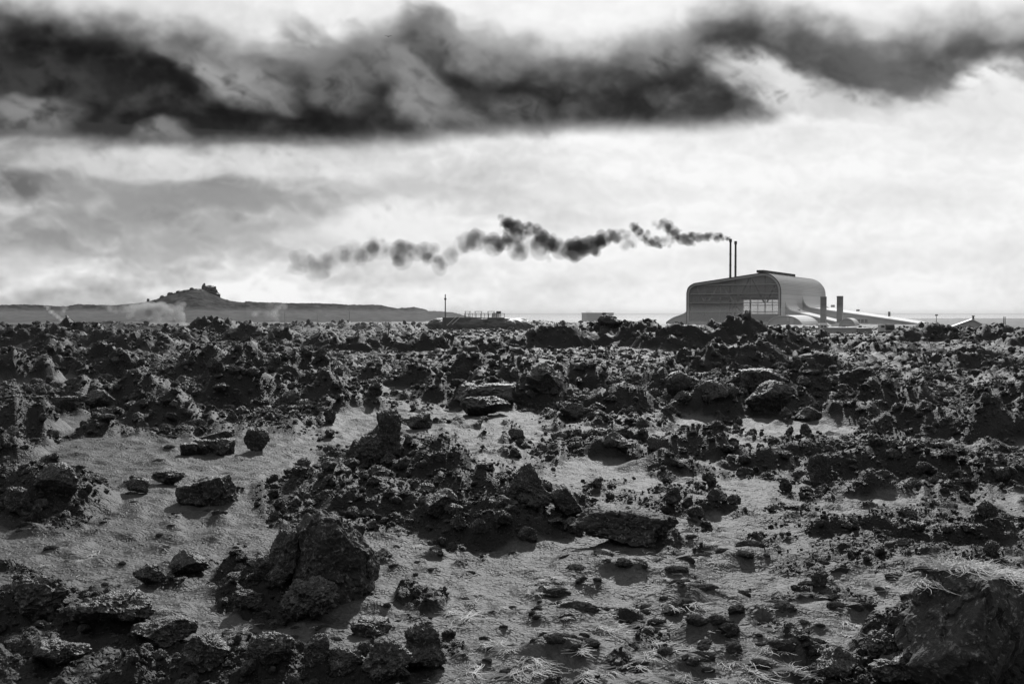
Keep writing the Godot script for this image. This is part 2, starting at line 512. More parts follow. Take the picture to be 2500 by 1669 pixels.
func make_materials() -> void:
	var S := 512
	var n1 := seam(1, 0.012, 5, S)
	var n2 := seam(2, 0.05, 4, S)
	var n3 := seam(3, 0.16, 3, S)
	var n4 := seam(4, 0.03, 4, S, 1)
	var n5 := seam(5, 0.022, 4, S)
	# lava: near black, grainy, with pale lichen crusts in small spots
	var rock_a := tex(S, func(x, y):
		var i: int = y * S + x
		var l := 0.012 + 0.018 * (n1[i] / 255.0) + 0.018 * pow(n2[i] / 255.0, 2.0) + 0.02 * (n3[i] / 255.0 - 0.4)
		var spot := smoothstep(0.65, 0.73, n5[i] / 255.0 * 0.62 + n2[i] / 255.0 * 0.42)
		l = lerpf(l, 0.30, spot * clampf(n3[i] / 255.0 * 1.9 - 0.25, 0, 1))
		return srgb(maxf(l, 0.008)))
	var rock_h := tex(S, func(x, y):
		var i: int = y * S + x
		return 0.30 * n1[i] / 255.0 + 0.40 * n2[i] / 255.0 + 0.25 * n3[i] / 255.0 + 0.15 * n4[i] / 255.0)
	for q in [["rock", 0.9, 6.0], ["rock_big", 0.55, 5.0], ["clinker", 0.45, 5.0]]:
		var m := StandardMaterial3D.new()
		m.albedo_texture = rock_a
		m.roughness = 0.8 if q[0] == "rock_big" else 0.55
		m.metallic_specular = 0.5
		m.uv1_triplanar = true
		m.uv1_scale = Vector3.ONE * q[1]
		m.heightmap_enabled = true
		m.heightmap_texture = rock_h
		m.heightmap_scale = q[2]
		M[q[0]] = m
	var moss_a := tex(S, func(x, y):
		var i: int = y * S + x
		return srgb(0.03 + 0.05 * n2[i] / 255.0 * n3[i] / 255.0 * 2.0 + 0.03 * n1[i] / 255.0))
	var mm := StandardMaterial3D.new()
	mm.albedo_texture = moss_a
	mm.roughness = 0.95
	mm.metallic_specular = 0.2
	mm.uv1_triplanar = true
	mm.uv1_scale = Vector3.ONE * 1.2
	mm.heightmap_enabled = true
	mm.heightmap_texture = rock_h
	mm.heightmap_scale = 10.0
	M["moss"] = mm
	# ground: colour per vertex (sand, lava, far moss), grain in the texture, wind ripples as relief
	var SG := 640
	var g1 := seam(6, 0.2, 3, SG)
	var g2 := seam(7, 0.012, 4, SG)
	var g3 := seam(8, 0.04, 3, SG)
	var ground_a := tex(SG, func(x, y):
		var i: int = y * SG + x
		return srgb(0.52 + 0.42 * (g1[i] / 255.0 - 0.45) + 0.35 * (g2[i] / 255.0 - 0.5) + 0.3 * (g3[i] / 255.0 - 0.5)))
	var ground_h := tex(SG, func(x, y):
		var i: int = y * SG + x
		var ph: float = (y + (g2[i] / 255.0 - 0.5) * 150.0) / SG * TAU * 12.0
		return 0.4 + 0.2 * sin(ph) * clampf(g2[i] / 255.0 * 2.4 - 0.6, 0.1, 1.0) + 0.35 * (g3[i] / 255.0 - 0.5) + 0.10 * (g1[i] / 255.0 - 0.5) + 0.3 * (g2[i] / 255.0 - 0.5))
	var gm := StandardMaterial3D.new()
	gm.vertex_color_use_as_albedo = true
	gm.albedo_texture = ground_a
	gm.roughness = 0.66
	gm.metallic_specular = 0.3
	gm.uv1_triplanar = true
	gm.uv1_world_triplanar = true
	gm.uv1_scale = Vector3.ONE * 0.32
	gm.heightmap_enabled = true
	gm.heightmap_texture = ground_h
	gm.heightmap_scale = 7.5
	M["ground"] = gm
	var hm := StandardMaterial3D.new()
	hm.vertex_color_use_as_albedo = true
	hm.roughness = 0.95
	hm.metallic_specular = 0.1
	M["hill"] = hm
	var straw := std(0.56, 0.7, 0.3)
	straw.backlight_enabled = true
	straw.backlight = grey(0.35)
	M["straw"] = straw
	# buildings
	var clad_h := tex(256, func(x, y): return 0.5 + 0.5 * sin(y / 256.0 * TAU * 8.0))
	var clad_a := tex(256, func(x, y): return srgb(0.82 + 0.1 * (n1[(y * 2) * S + x * 2] / 255.0 - 0.5) - 0.16 * smoothstep(0.93, 1.0, sin(y / 256.0 * TAU * 4.0))))
	for q in [["metal_sheet", 0.85, 0.35], ["metal_wall", 0.62, 0.5], ["concrete", 0.34, 0.85], ["plaster", 0.55, 0.8]]:
		var m := std(q[1], q[2], 0.5)
		m.albedo_texture = clad_a
		m.uv1_triplanar = true
		m.uv1_scale = Vector3.ONE * 0.12
		if q[0].begins_with("metal"):
			m.heightmap_enabled = true
			m.heightmap_texture = clad_h
			m.heightmap_scale = 4.0
		M[q[0]] = m
	M["white"] = std(0.62, 0.6)
	M["steel"] = std(0.30, 0.5)
	M["dark"] = std(0.05, 0.6)
	M["dark_steel"] = std(0.03, 0.6)
	M["window"] = std(0.06, 0.15, 0.6)
	M["pole"] = std(0.42, 0.5)
	var gl := StandardMaterial3D.new()
	gl.albedo_color = Color(0.7, 0.7, 0.7, 0.34)
	gl.transparency = BaseMaterial3D.TRANSPARENCY_ALPHA
	gl.roughness = 0.05
	M["glass"] = gl
	var gc := gl.duplicate()
	gc.albedo_color = Color(0.7, 0.7, 0.7, 0.06)
	M["clear_glass"] = gc
	var sea := std(0.03, 0.03, 0.5)
	M["sea"] = sea

# ---------------------------------------------------------------- terrain
# mounds of broken lava: x, foot y, half width, top y, depth / width   (view pixels)
const MOUNDS := [
	[-60, 757, 120, 739, .5], [120, 758, 110, 744, .5], [260, 757, 120, 740, .5], [380, 760, 90, 746, .5], [560, 757, 110, 743, .5], [680, 758, 90, 741, .5], [780, 757, 90, 739, .5], [880, 758, 90, 741, .5], [980, 757, 100, 744, .5], [1240, 757, 130, 738, .5], [1330, 756, 90, 741, .5],
	[-40, 797, 190, 741, .7], [90, 800, 150, 744, .6], [190, 796, 130, 742, .6], [265, 800, 90, 753, .6], [330, 810, 130, 766, .6], [410, 790, 130, 752, .6], [495, 788, 110, 732, .6], [570, 790, 70, 741, .6],
	[650, 800, 100, 760, .6], [745, 806, 80, 764, .6], [850, 812, 140, 768, .5], [995, 815, 95, 765, .6], [930, 790, 110, 763, .6], [1110, 822, 120, 792, .5], [1180, 800, 80, 772, .6],
	[1290, 800, 130, 746, .6], [1400, 798, 110, 732, .6], [1490, 802, 120, 740, .6], [1580, 808, 130, 750, .6], [1695, 808, 140, 732, .6], [1790, 806, 120, 754, .6], [1880, 802, 110, 766, .6], [1960, 806, 110, 778, .6],
	[2130, 790, 130, 743, .6], [2210, 786, 80, 753, .6], [2290, 790, 110, 748, .6], [2390, 800, 100, 746, .6], [2050, 815, 120, 789, .6], [2240, 850, 160, 806, .5], [1690, 862, 170, 786, .5], [1860, 860, 90, 815, .6],
	[470, 880, 120, 800, .8], [600, 905, 110, 798, .8], [690, 930, 120, 815, .8], [560, 950, 130, 850, .8], [760, 960, 60, 870, .8], [330, 935, 110, 865, .7], [400, 985, 120, 900, .7], [130, 860, 130, 790, .7], [40, 880, 90, 810, .7], [250, 870, 90, 800, .7],
	[190, 920, 40, 870, .8], [870, 880, 60, 832, .8], [950, 890, 55, 840, .8], [1080, 890, 70, 822, .8], [1000, 930, 70, 872, .7], [1120, 940, 75, 868, .7], [1170, 900, 90, 822, .8], [1250, 940, 60, 860, .8], [1330, 915, 70, 838, .8], [1420, 950, 90, 880, .7],
	[1500, 930, 80, 850, .8], [1600, 945, 90, 870, .7], [1760, 950, 100, 855, .7], [1640, 960, 90, 880, .7], [1870, 945, 90, 860, .7], [1960, 930, 70, 845, .7], [2060, 960, 110, 880, .6], [2130, 1010, 120, 925, .6], [2260, 1020, 110, 920, .6], [2340, 990, 90, 890, .7], [1960, 980, 60, 925, .6],
	[230, 1005, 60, 955, .7], [60, 1000, 70, 930, .7], [20, 1060, 60, 1000, .7], [120, 1200, 110, 1085, .7], [30, 1190, 80, 1100, .7], [170, 1150, 50, 1095, .7],
	[950, 1030, 60, 985, .7], [890, 1100, 90, 1010, .7], [760, 1150, 110, 1065, .6], [1000, 1120, 110, 1035, .6], [880, 1190, 130, 1090, .5], [1090, 1180, 110, 1080, .6], [1140, 1255, 120, 1150, .5], [1240, 1230, 70, 1130, .6], [980, 1225, 90, 1165, .5],
	[1420, 1065, 90, 1015, .5], [1610, 1055, 110, 990, .5], [1530, 1090, 110, 1048, .4], [1750, 1075, 90, 1035, .5], [1840, 1060, 70, 1005, .5], [1960, 1090, 90, 1035, .5], [2070, 1090, 80, 1030, .5], [2300, 1120, 90, 1040, .6], [2160, 1100, 70, 1050, .5], [2000, 1140, 90, 1095, .4],
	[1530, 1180, 60, 1140, .5], [1640, 1190, 60, 1160, .4], [2230, 1250, 150, 1190, .4], [2030, 1240, 110, 1200, .4], [1900, 1240, 60, 1205, .4],
	[640, 1390, 90, 1290, .6], [560, 1345, 60, 1290, .6], [60, 1450, 110, 1350, .6], [240, 1470, 110, 1400, .5], [30, 1560, 90, 1480, .5], [330, 1590, 110, 1500, .5], [480, 1600, 80, 1490, .6], [620, 1580, 90, 1510, .5], [800, 1610, 130, 1520, .5],
	[2280, 1640, 190, 1380, .8], [2010, 1620, 150, 1515, .5], [2150, 1590, 80, 1460, .6],
]
# low spreads of rubble without much height: x, y, rx, ry, strength
const SPREADS := [
	[300, 905, 330, 75, 1.0], [620, 880, 260, 110, 1.0], [960, 870, 200, 70, .75], [1330, 890, 330, 85, .9], [1750, 900, 330, 90, 1.0], [2150, 940, 300, 110, .9], [60, 980, 120, 60, .9], [420, 985, 150, 40, .8],
	[500, 1010, 110, 22, .7], [90, 1150, 140, 75, 1.0], [900, 1130, 290, 110, 1.0], [1120, 1190, 240, 75, 1.0], [1450, 1050, 260, 50, .8], [1850, 1070, 300, 55, .85], [2200, 1090, 220, 65, .95],
	[1560, 1170, 130, 35, .7], [1800, 1200, 160, 30, .5], [2150, 1220, 260, 50, .85], [1950, 1280, 180, 45, .55], [2250, 1300, 160, 60, .6], [640, 1350, 170, 70, .9], [380, 1330, 90, 25, .7], [100, 1420, 150, 80, .9],
	[250, 1530, 420, 80, .62], [720, 1550, 270, 55, .95], [2120, 1560, 340, 75, 1.0], [2280, 1420, 120, 120, .9], [1800, 1290, 150, 30, .35], [470, 1230, 130, 30, .18],
]
# open sand: x, y, rx, ry
const SANDS := [
	[80, 875, 110, 22], [330, 1050, 260, 45], [560, 1060, 170, 60], [180, 975, 110, 25], [1120, 905, 130, 22], [900, 900, 70, 12], [980, 860, 90, 10], [1250, 835, 110, 8], [830, 975, 80, 25], [1130, 960, 110, 18], [1850, 985, 130, 20], [2020, 905, 110, 14], [1650, 830, 70, 9], [1300, 1300, 260, 60], [400, 1190, 190, 60], [250, 1300, 170, 55], [1380, 1085, 130, 22], [1700, 1110, 160, 25], [2080, 1150, 120, 18],
]

func make_terrain() -> void:
	lnstep = log(D1 / D0) / (NR - 1)
	tz.resize(NU * NR)
	tm.resize(NU * NR)
	var na := _noise(101, 0.30, 4)
	var nb := _noise(102, 0.55, 4, 1)
	var nc := _noise(103, 1.7, 3)
	var nd := _noise(104, 0.06, 3)
	var ne := _noise(105, 0.9, 2)
	var nf := _noise(106, 0.05, 4)
	var kn := cells(107, 0.75, FastNoiseLite.RETURN_DISTANCE)
	var kn2 := cells(108, 2.1, FastNoiseLite.RETURN_DISTANCE)
	var mounds := []
	for m in MOUNDS:
		var f0: float = -flat(m[0], m[1]).z
		var rx: float = m[2] / F * f0 * 1.12
		var rz: float = maxf(rx * m[4], 0.5)
		var dc: float = f0 + rz * 0.8
		var dr := ray(m[0], m[3])
		var top := EYE + dr.y / -dr.z * dc
		var slope := 0.62
		for it in 2:
			rx = maxf(rx, top / slope)
			rz = maxf(rz, top / slope)
			dc = f0 + rz * 0.85
			top = EYE + dr.y / -dr.z * dc
		mounds.append([dr.x / -dr.z * dc, -dc, rx, rz, top])
	var v := PackedVector3Array()
	v.resize(NU * NR)
	var col := PackedColorArray()
	col.resize(NU * NR)
	for r in NR:
		var d := D0 * exp(r * lnstep)
		var near := []
		for m in mounds:
			if absf(-m[1] - d) < m[3] * 1.35: near.append(m)
		var vy := proj(Vector3(0, 0, -d)).y
		var sp := []
		for s in SPREADS:
			if absf(s[1] - vy) < s[3] * 1.4: sp.append(s)
		var sa := []
		for s in SANDS:
			if absf(s[1] - vy) < s[3] * 1.5: sa.append(s)
		var farfield := smoothstep(120.0, 170.0, d)
		var plain := smoothstep(230.0, 420.0, d)
		for c in NU:
			var u := U0 + (U1 - U0) * c / (NU - 1)
			var x := u * d
			var z := -d
			var i := r * NU + c
			var wn := na.get_noise_2d(x, z)
			var wn2 := nf.get_noise_2d(x * 60.0 / d, z * 60.0 / d)
			var vx := CX + u * F
			var m := farfield * clampf(0.8 + wn2 * 0.9, 0.0, 1.0)
			for s in sp:
				var ex: float = (vx - s[0]) / s[2]
				var ey: float = (vy - s[1]) / s[3]
				var k: float = s[4] * (1.0 - smoothstep(0.45, 1.25, ex * ex + ey * ey + wn2 * 0.9 + wn * 0.35))
				m = maxf(m, k)
			var hm := 0.0
			for q in near:
				var ex: float = (x - q[0]) / q[2] + wn * 0.16
				var ez: float = (z - q[1]) / q[3] + na.get_noise_2d(x + 40, z) * 0.16
				var t := 1.0 - ex * ex - ez * ez
				if t > 0.0:
					hm = maxf(hm, q[4] * (1.0 - pow(1.0 - t, 0.72)) * (0.92 + wn * 0.3 + nb.get_noise_2d(x * 0.5, z * 0.5) * 0.15))
					m = maxf(m, smoothstep(0.05, 0.35, t + wn2 * 0.2))
			var np := ne.get_noise_2d(x * 0.55 + 70, z * 0.55) + nf.get_noise_2d(x * 6.0, z * 6.0) * 0.6
			var zone := 0.40
			if vx > 1150: zone = 0.66 if vy < 1290 else 0.46
			m = maxf(m, smoothstep(0.62, 0.95, np + zone) * 0.85 * (1.0 - farfield))
			for s in sa:
				var ex: float = (vx - s[0]) / s[2]
				var ey: float = (vy - s[1]) / s[3]
				m *= smoothstep(0.35, 1.1, ex * ex + ey * ey + wn2 * 0.7) if hm < 0.5 else 1.0
			var h := nd.get_noise_2d(x, z) * 0.45 * smoothstep(12.0, 40.0, d)
			var sand := wn * 0.10 + maxf(0.0, ne.get_noise_2d(x, z)) * 0.13 + nc.get_noise_2d(x * 0.8, z * 1.3) * 0.035
			var sc := clampf(d / 45.0, 0.55, 1.7)
			var rub := nb.get_noise_2d(x / sc, z / sc) * 0.22 * sc + nc.get_noise_2d(x / sc, z / sc) * 0.12 * sc + wn * 0.25
			if m > 0.02:
				var kx := x / sc + wn * 0.3
				rub -= (kn.get_noise_2d(kx, z / sc) + 0.55) * 0.42 * sc + (kn2.get_noise_2d(kx, z / sc) + 0.6) * 0.2 * sc
			h += hm + lerpf(sand, 0.10 * sc + rub, m) * (1.0 - 0.55 * plain)
			if d > 1120.0:
				h -= (d - 1120.0) * 0.05
			tz[i] = h
			tm[i] = m
			var l := lerpf(0.11 + wn * 0.035 + nd.get_noise_2d(x * 2.0, z * 2.0) * 0.05, 0.020 + wn2 * 0.008, smoothstep(0.15, 0.42, m + wn * 0.22 + hm * 0.6))
			l = lerpf(l, 0.024 + wn2 * 0.02 + wn * 0.015, plain)
			l = maxf(l, 0.012)
			col[i] = Color(l, l, l)
	pick_hummocks()
	for q in hums:
		# wind-blown sand banked round each hummock
		var rad: float = q[2] * 1.2
		var ra := maxi(int(log((q[1] - rad * 1.5) / D0) / lnstep), 0)
		var rb := mini(int(log((q[1] + rad * 1.5) / D0) / lnstep) + 1, NR - 1)
		for r in range(ra, rb + 1):
			var d := D0 * exp(r * lnstep)
			var ca := clampi(int(((q[0] - rad * 2.0) / d - U0) / (U1 - U0) * (NU - 1)), 0, NU - 1)
			var cb := clampi(int(((q[0] + rad * 2.0) / d - U0) / (U1 - U0) * (NU - 1)) + 1, 0, NU - 1)
			for c in range(ca, cb + 1):
				var u := U0 + (U1 - U0) * c / (NU - 1)
				var ex: float = (u * d - q[0]) / rad * 0.75
				var ez: float = (d - q[1]) / rad
				var e := exp(-(ex * ex + ez * ez) * 2.2)
				tz[r * NU + c] += q[2] * 0.34 * e
				var mossy := smoothstep(0.42, 0.62, e + nc.get_noise_2d(u * d * 3.0, d * 3.0) * 0.25)
				var l := lerpf(col[r * NU + c].r, 0.07, mossy)
				col[r * NU + c] = Color(l, l, l)
	for r in NR:
		var d := D0 * exp(r * lnstep)
		for c in NU:
			v[r * NU + c] = Vector3((U0 + (U1 - U0) * c / (NU - 1)) * d, tz[r * NU + c], -d)
	var ix := PackedInt32Array()
	ix.resize((NU - 1) * (NR - 1) * 6)
	var k := 0
	for r in NR - 1:
		for c in NU - 1:
			var a := r * NU + c
			ix[k] = a
			ix[k + 1] = a + NU
			ix[k + 2] = a + 1
			ix[k + 3] = a + 1
			ix[k + 4] = a + NU
			ix[k + 5] = a + NU + 1
			k += 6
	var g := put("ground", mesh_of(v, ix, col), M.ground)
	tag(g, "dark volcanic sand and broken lava ground", "", "", "structure")

const RIDGE := [[-700, 752], [-200, 748], [0, 741], [60, 740], [130, 744], [160, 745], [190, 739], [215, 741], [290, 741], [330, 737], [350, 733], [360, 727], [368, 729], [385, 722], [400, 716], [420, 710], [440, 708], [463, 706], [466, 700], [475, 703], [488, 701], [492, 697], [494, 689], [501, 690], [505, 695], [519, 694], [525, 700], [529, 704], [528.5, 712], [540, 720], [560, 727], [600, 732], [650, 735], [700, 736], [760, 737], [800, 738], [860, 741], [930, 741], [950, 746], [970, 750], [985, 749], [1010, 746], [1030, 750], [1045, 757], [1065, 757], [1100, 759], [1120, 764], [1135, 770], [1165, 776], [1200, 784]]

func make_hill() -> void:
	# the long low ridge with a crag on its crest, about a kilometre off
	var nu := 620
	var nr := 90
	var n1 := _noise(301, 0.02, 5, 1)
	var n2 := _noise(302, 0.06, 4)
	var v := PackedVector3Array()
	var col := PackedColorArray()
	for r in nr:
		var t := float(r) / (nr - 1)
		var d := 520.0 + 560.0 * t
		for c in nu:
			var fx := -420.0 + 1640.0 * c / (nu - 1)
			var u := (fx / K - CX) / F
			var py := 760.0
			for i in RIDGE.size() - 1:
				if fx >= RIDGE[i][0] and fx <= RIDGE[i + 1][0]:
					py = lerpf(RIDGE[i][1], RIDGE[i + 1][1], (fx - RIDGE[i][0]) / maxf(RIDGE[i + 1][0] - RIDGE[i][0], 0.1))
					break
			# broad hill, and the narrow crag only near the crest
			var broad := 741.0 - 37.0 * exp(-pow((fx - 478.0) / (100.0 if fx < 478 else 60.0), 2.0)) - 6.0 * exp(-pow((fx - 560.0) / 90.0, 2.0))
			if fx < 330 or fx > 600: broad = py
			else: py = broad
			var hb := EYE + (766.0 - broad) / 2430.0 * 1000.0
			var hp := EYE + (766.0 - py) / 2430.0 * 1000.0
			var x := u * d
			var rise := pow(clampf((d - 520.0) / 480.0, 0, 1), 1.25)
			var crest := exp(-pow((d - 1000.0) / 46.0, 2.0))
			var h: float = hb * rise + (hp - hb) * crest - 1.5
			if d > 1000.0: h -= pow((d - 1000.0) / 80.0, 2.0) * 12.0
			h += (n1.get_noise_2d(x, d) * 3.4 + n2.get_noise_2d(x, d) * 2.0) * rise * (1.0 - 0.75 * crest) + n2.get_noise_2d(x * 5, d) * 0.5 * crest
			v.append(Vector3(x, h, -d))
			var l: float = 0.022 + n2.get_noise_2d(x * 1.6, d * 0.8) * 0.05 + n1.get_noise_2d(x * 2.0, d) * 0.03
			l = maxf(l, 0.008)
			col.append(Color(l, l, l))
	var ix := PackedInt32Array()
	for r in nr - 1:
		for c in nu - 1:
			var a := r * nu + c
			ix.append_array(PackedInt32Array([a, a + nu, a + 1, a + 1, a + nu, a + nu + 1]))
	var o := put("hill", mesh_of(v, ix, col), M.hill)
	tag(o, "long low ridge with a rocky crag on its crest", "", "", "structure")
	for q in [[361, 728, 8, 8, 1], [394, 720, 14, 6, 3], [416, 713, 18, 6, 4], [440, 708, 22, 6, 5], [467, 701, 12, 9, 6], [480, 704, 14, 6, 7], [498, 690.5, 13, 14, 8], [510, 695, 30, 16, 9], [520, 698, 22, 18, 10], [500, 702, 60, 14, 11], [526, 708, 22, 14, 12], [455, 706, 40, 10, 13]]:
		var sz := 1000.0 / 2430.0
		var p := at_d(q[0] / K, q[1] / K, 990.0)
		put("crag_rock", rock_mesh(330 + q[4], 4, Vector3(q[2] * sz, q[3] * sz * 1.9, q[2] * sz), {"cuts": 9, "rough": .14}), M.rock, o, p - Vector3(0, q[3] * sz * 1.9, 0))

# ---------------------------------------------------------------- rocks
func rock(vx: float, vy: float, w: float, h: float, opt: Dictionary, label: String, group := "", sub := 5) -> MeshInstance3D:
	var p := hit(vx, vy)
	var d := -p.z
	var size := Vector3(w / F * d, h / F * d, w / F * d * opt.get("deep", 0.8))
	var sink: float = opt.get("sink", 0.12)
	var full := Vector3(size.x, size.y * (1.0 + sink), size.z)
	var o := put(opt.get("name", "lava_rock"), rock_mesh(opt.get("seed", int(vx * 7 + vy)), sub, full, opt), opt.get("mat", M.rock), null, Vector3(p.x, p.y - size.y * sink, p.z - size.z * 0.35))
	o.rotation.y = opt.get("turn", 0.0)
	o.rotation.x = opt.get("tip", 0.0)
	tag(o, label, opt.get("cat", "rock"), group)
	if group == "":
		var short := label
		for word in [",", " on the ", " leaning ", " lying ", " with ", " at the ", " beside ", " next ", " behind ", " below ", " right ", " half ", " jutting ", " among ", " alone ", " sticking ", " in the ", " in front", " standing ", " against ", " between ", " left of ", " down ", " under ", " that "]:
			var cut := short.find(word)
			if cut > 0: short = short.left(cut)
		marks.append([o.position, short])
	return o

const BOX := [[Vector3(1, 0, 0), .8], [Vector3(-1, 0, 0), .8], [Vector3(0, 1, 0), .7], [Vector3(0, -1, 0), .7], [Vector3(0, 0, 1), .8], [Vector3(0, 0, -1), .8]]

var huge: MeshInstance3D

func make_heroes() -> void:
	var bx := {"planes": BOX, "cuts": 5, "rough": .10, "fine": .03}
	var mix := func(more: Dictionary, from := {}) -> Dictionary:
		var q := from.duplicate()
		q.merge(more, true)
		return q
	rock(752, 1382, 205, 205, {"cuts": 9, "rough": .12, "fine": .03, "chips": .06, "knobs": .05, "seed": 61, "mat": M.rock_big, "name": "lava_boulder", "cat": "boulder", "deep": .9, "planes": [[Vector3(.3, -.1, 1), .82], [Vector3(1, 0, .1), .84], [Vector3(-1, .15, .3), .8], [Vector3(.1, 1, .1), .95], [Vector3(-.6, .8, .2), .92], [Vector3(.7, .75, .2), .92], [Vector3(0, -1, 0), .8]]}, "largest rounded boulder on the sand, cracked and spotted with pale lichen", "", 6)
	rock(655, 1345, 90, 120, {"cuts": 10, "seed": 62, "deep": 1.0}, "craggy shoulder rock leaning against the left of the largest boulder")
	rock(608, 1335, 90, 60, {"cuts": 9, "seed": 63}, "knobbly rock below the craggy shoulder of the largest boulder")
	rock(635, 1355, 62, 48, {"cuts": 8, "seed": 64}, "pale angular rock at the foot of the largest boulder")
	rock(705, 1428, 140, 92, {"cuts": 9, "rough": .24, "knobs": .26, "seed": 65}, "lumpy clinker mass on the sand in front of the largest boulder")
	rock(560, 1402, 70, 42, {"cuts": 9, "rough": .22, "seed": 66}, "small crusty lava lump beside the lumpy clinker mass")
	rock(1440, 1256, 265, 80, {"planes": [[Vector3(.08, 1, .1), .86], [Vector3(.45, .75, .2), .8], [Vector3(0, .1, 1), .75], [Vector3(-1, .3, 0), .9]], "cuts": 5, "rough": .17, "knobs": .12, "layers": .012, "seed": 67, "mat": M.rock_big, "name": "lava_slab", "cat": "rock slab", "deep": .45, "chips": .08, "tip": -.16, "sink": .3, "ridge": .25}, "long low layered slab half buried in the sand", "", 6)
	rock(893, 1062, 62, 122, {"planes": BOX, "cuts": 5, "rough": .22, "fine": .08, "knobs": .26, "seed": 68, "name": "lava_pillar", "cat": "rock pillar", "waist": .12}, "tall ragged lava pillar standing up from the central heap")
	rock(843, 1075, 70, 75, {"cuts": 8, "rough": .2, "seed": 69, "sink": .2}, "broken stump beside the tall ragged lava pillar")
	rock(1222, 1168, 105, 100, {"cuts": 8, "rough": .2, "taper": .6, "seed": 70, "lean": Vector2(-.15, 0)}, "pointed dark crag at the right end of the central heap")
	rock(1305, 1192, 78, 78, {"planes": [[Vector3(.75, .65, 0), .5], [Vector3(-.7, -.6, 0), .5], [Vector3(0, 0, 1), .7]], "cuts": 3, "rough": .07, "seed": 71, "name": "lava_slab", "cat": "rock slab"}, "smooth slab leaning down from the pointed dark crag onto sand")
	rock(1886, 1113, 50, 72, mix.call({"seed": 72, "name": "standing_stone", "cat": "stone", "planes": [[Vector3(1, 0, 0), .6], [Vector3(-1, 0, .1), .6], [Vector3(.35, .9, 0), .85], [Vector3(0, 0, 1), .6], [Vector3(0, -1, 0), .9]], "cuts": 2}, bx), "upright flat-faced standing stone with a slanting top")
	rock(463, 1163, 138, 70, {"planes": [[Vector3(.95, .1, .2), .7], [Vector3(-.3, .9, 0), .62], [Vector3(.05, 0, 1), .66], [Vector3(-.2, -1, 0), .6]], "cuts": 3, "rough": .09, "seed": 73, "name": "lava_slab", "cat": "rock slab"}, "tilted square-ended block jutting from the sand, highest at its right end")
	rock(313, 1132, 52, 36, {"cuts": 8, "rough": .1, "seed": 74}, "pale rounded rock next to the tilted square-ended block")
	rock(378, 1115, 80, 34, {"cuts": 8, "rough": .2, "seed": 75}, "flat crusty rock behind the pale rounded rock")
	for q in [[428, 1046, 50, 30], [458, 1044, 52, 34], [497, 1044, 44, 38], [520, 1042, 40, 34]]:
		rock(q[0], q[1], q[2], q[3], mix.call({"seed": int(q[0]), "cuts": 9, "rough": .16, "turn": q[0] * 1.7}, bx), "broken block at the foot of the pile of tilted slabs", "broken blocks under the tilted slabs", 4)
	rock(492, 1018, 80, 34, mix.call({"planes": [[Vector3(-.4, .9, 0), .35], [Vector3(.4, -.9, 0), .35], [Vector3(1, 0, 0), .9], [Vector3(0, 0, 1), .7]], "cuts": 2, "seed": 76, "name": "lava_slab", "cat": "rock slab"}, bx), "thin slab tilted up on top of the pile of broken blocks")
	rock(585, 1035, 62, 55, {"cuts": 8, "seed": 77}, "dark hunched rock right of the tilted slabs")
	rock(967, 1538, 115, 108, {"cuts": 8, "rough": .16, "waist": .25, "taper": .3, "seed": 78, "name": "lava_stump", "cat": "rock"}, "flat-topped rock stump standing alone on the sand")
	rock(849, 1463, 95, 38, {"planes": BOX, "cuts": 7, "rough": .18, "seed": 79}, "low twin-humped rock lying on open sand")
	rock(338, 1343, 78, 46, {"cuts": 9, "rough": .15, "seed": 80}, "rounded crusty rock beside the pyramid-shaped rock")
	rock(425, 1325, 92, 58, {"cuts": 6, "rough": .08, "taper": .7, "seed": 81}, "smooth pyramid-shaped rock on the sand")
	rock(70, 1432, 150, 98, {"cuts": 9, "rough": .24, "knobs": .26, "seed": 82}, "broad black crusty mass at the left edge of the sand")
	rock(235, 1452, 195, 78, {"cuts": 8, "rough": .25, "knobs": .26, "seed": 83}, "low black rock with a ragged crest at the edge of sand")
	rock(355, 1492, 165, 58, {"cuts": 8, "rough": .15, "seed": 84}, "broad hump of lava with a pale mossy top")
	rock(465, 1535, 110, 76, {"planes": [[Vector3(.6, .8, .1), .55], [Vector3(-.5, .2, .8), .7]], "cuts": 6, "rough": .16, "seed": 85}, "wedge of lava with a sloping pale flank")
	rock(612, 1538, 120, 70, {"cuts": 9, "rough": .24, "knobs": .26, "seed": 86}, "spiny black clinker lump at the edge of the sand")
	rock(725, 1532, 62, 68, {"planes": BOX, "cuts": 5, "rough": .18, "seed": 87}, "upright cracked block beside the spiny clinker lump")
	rock(790, 1548, 90, 60, {"cuts": 8, "rough": .2, "seed": 88}, "rounded rubble rock next to the upright cracked block")
	rock(885, 1566, 120, 85, {"cuts": 9, "rough": .24, "knobs": .26, "seed": 89}, "twin-peaked clinker rock behind the flat-topped stump")
	rock(120, 1540, 130, 60, {"cuts": 9, "rough": .22, "seed": 90}, "low black rock in the rubble under the ragged-crested rock")
	huge = rock(2265, 1640, 330, 305, {"cuts": 11, "rough": .13, "ridge": .15, "fine": .015, "chips": .12, "knobs": .03, "seed": 91, "mat": M.rock_big, "name": "lava_boulder", "cat": "boulder", "planes": [[Vector3(-.72, .65, .2), .66], [Vector3(-.2, 1, 0), .85]]}, "huge black boulder with dry grass growing along its top", "", 6)
	rock(2190, 1590, 150, 190, {"cuts": 9, "rough": .11, "ridge": .2, "fine": .02, "chips": .1, "knobs": .03, "seed": 92, "mat": M.rock_big, "planes": [[Vector3(-.6, .7, .4), .6]], "name": "lava_boulder", "cat": "boulder"}, "angular black boulder in front of the huge grass-topped boulder")
	rock(1935, 1562, 115, 62, {"cuts": 8, "rough": .14, "taper": .4, "seed": 93}, "peaked dark rock among grass left of the angular boulder")
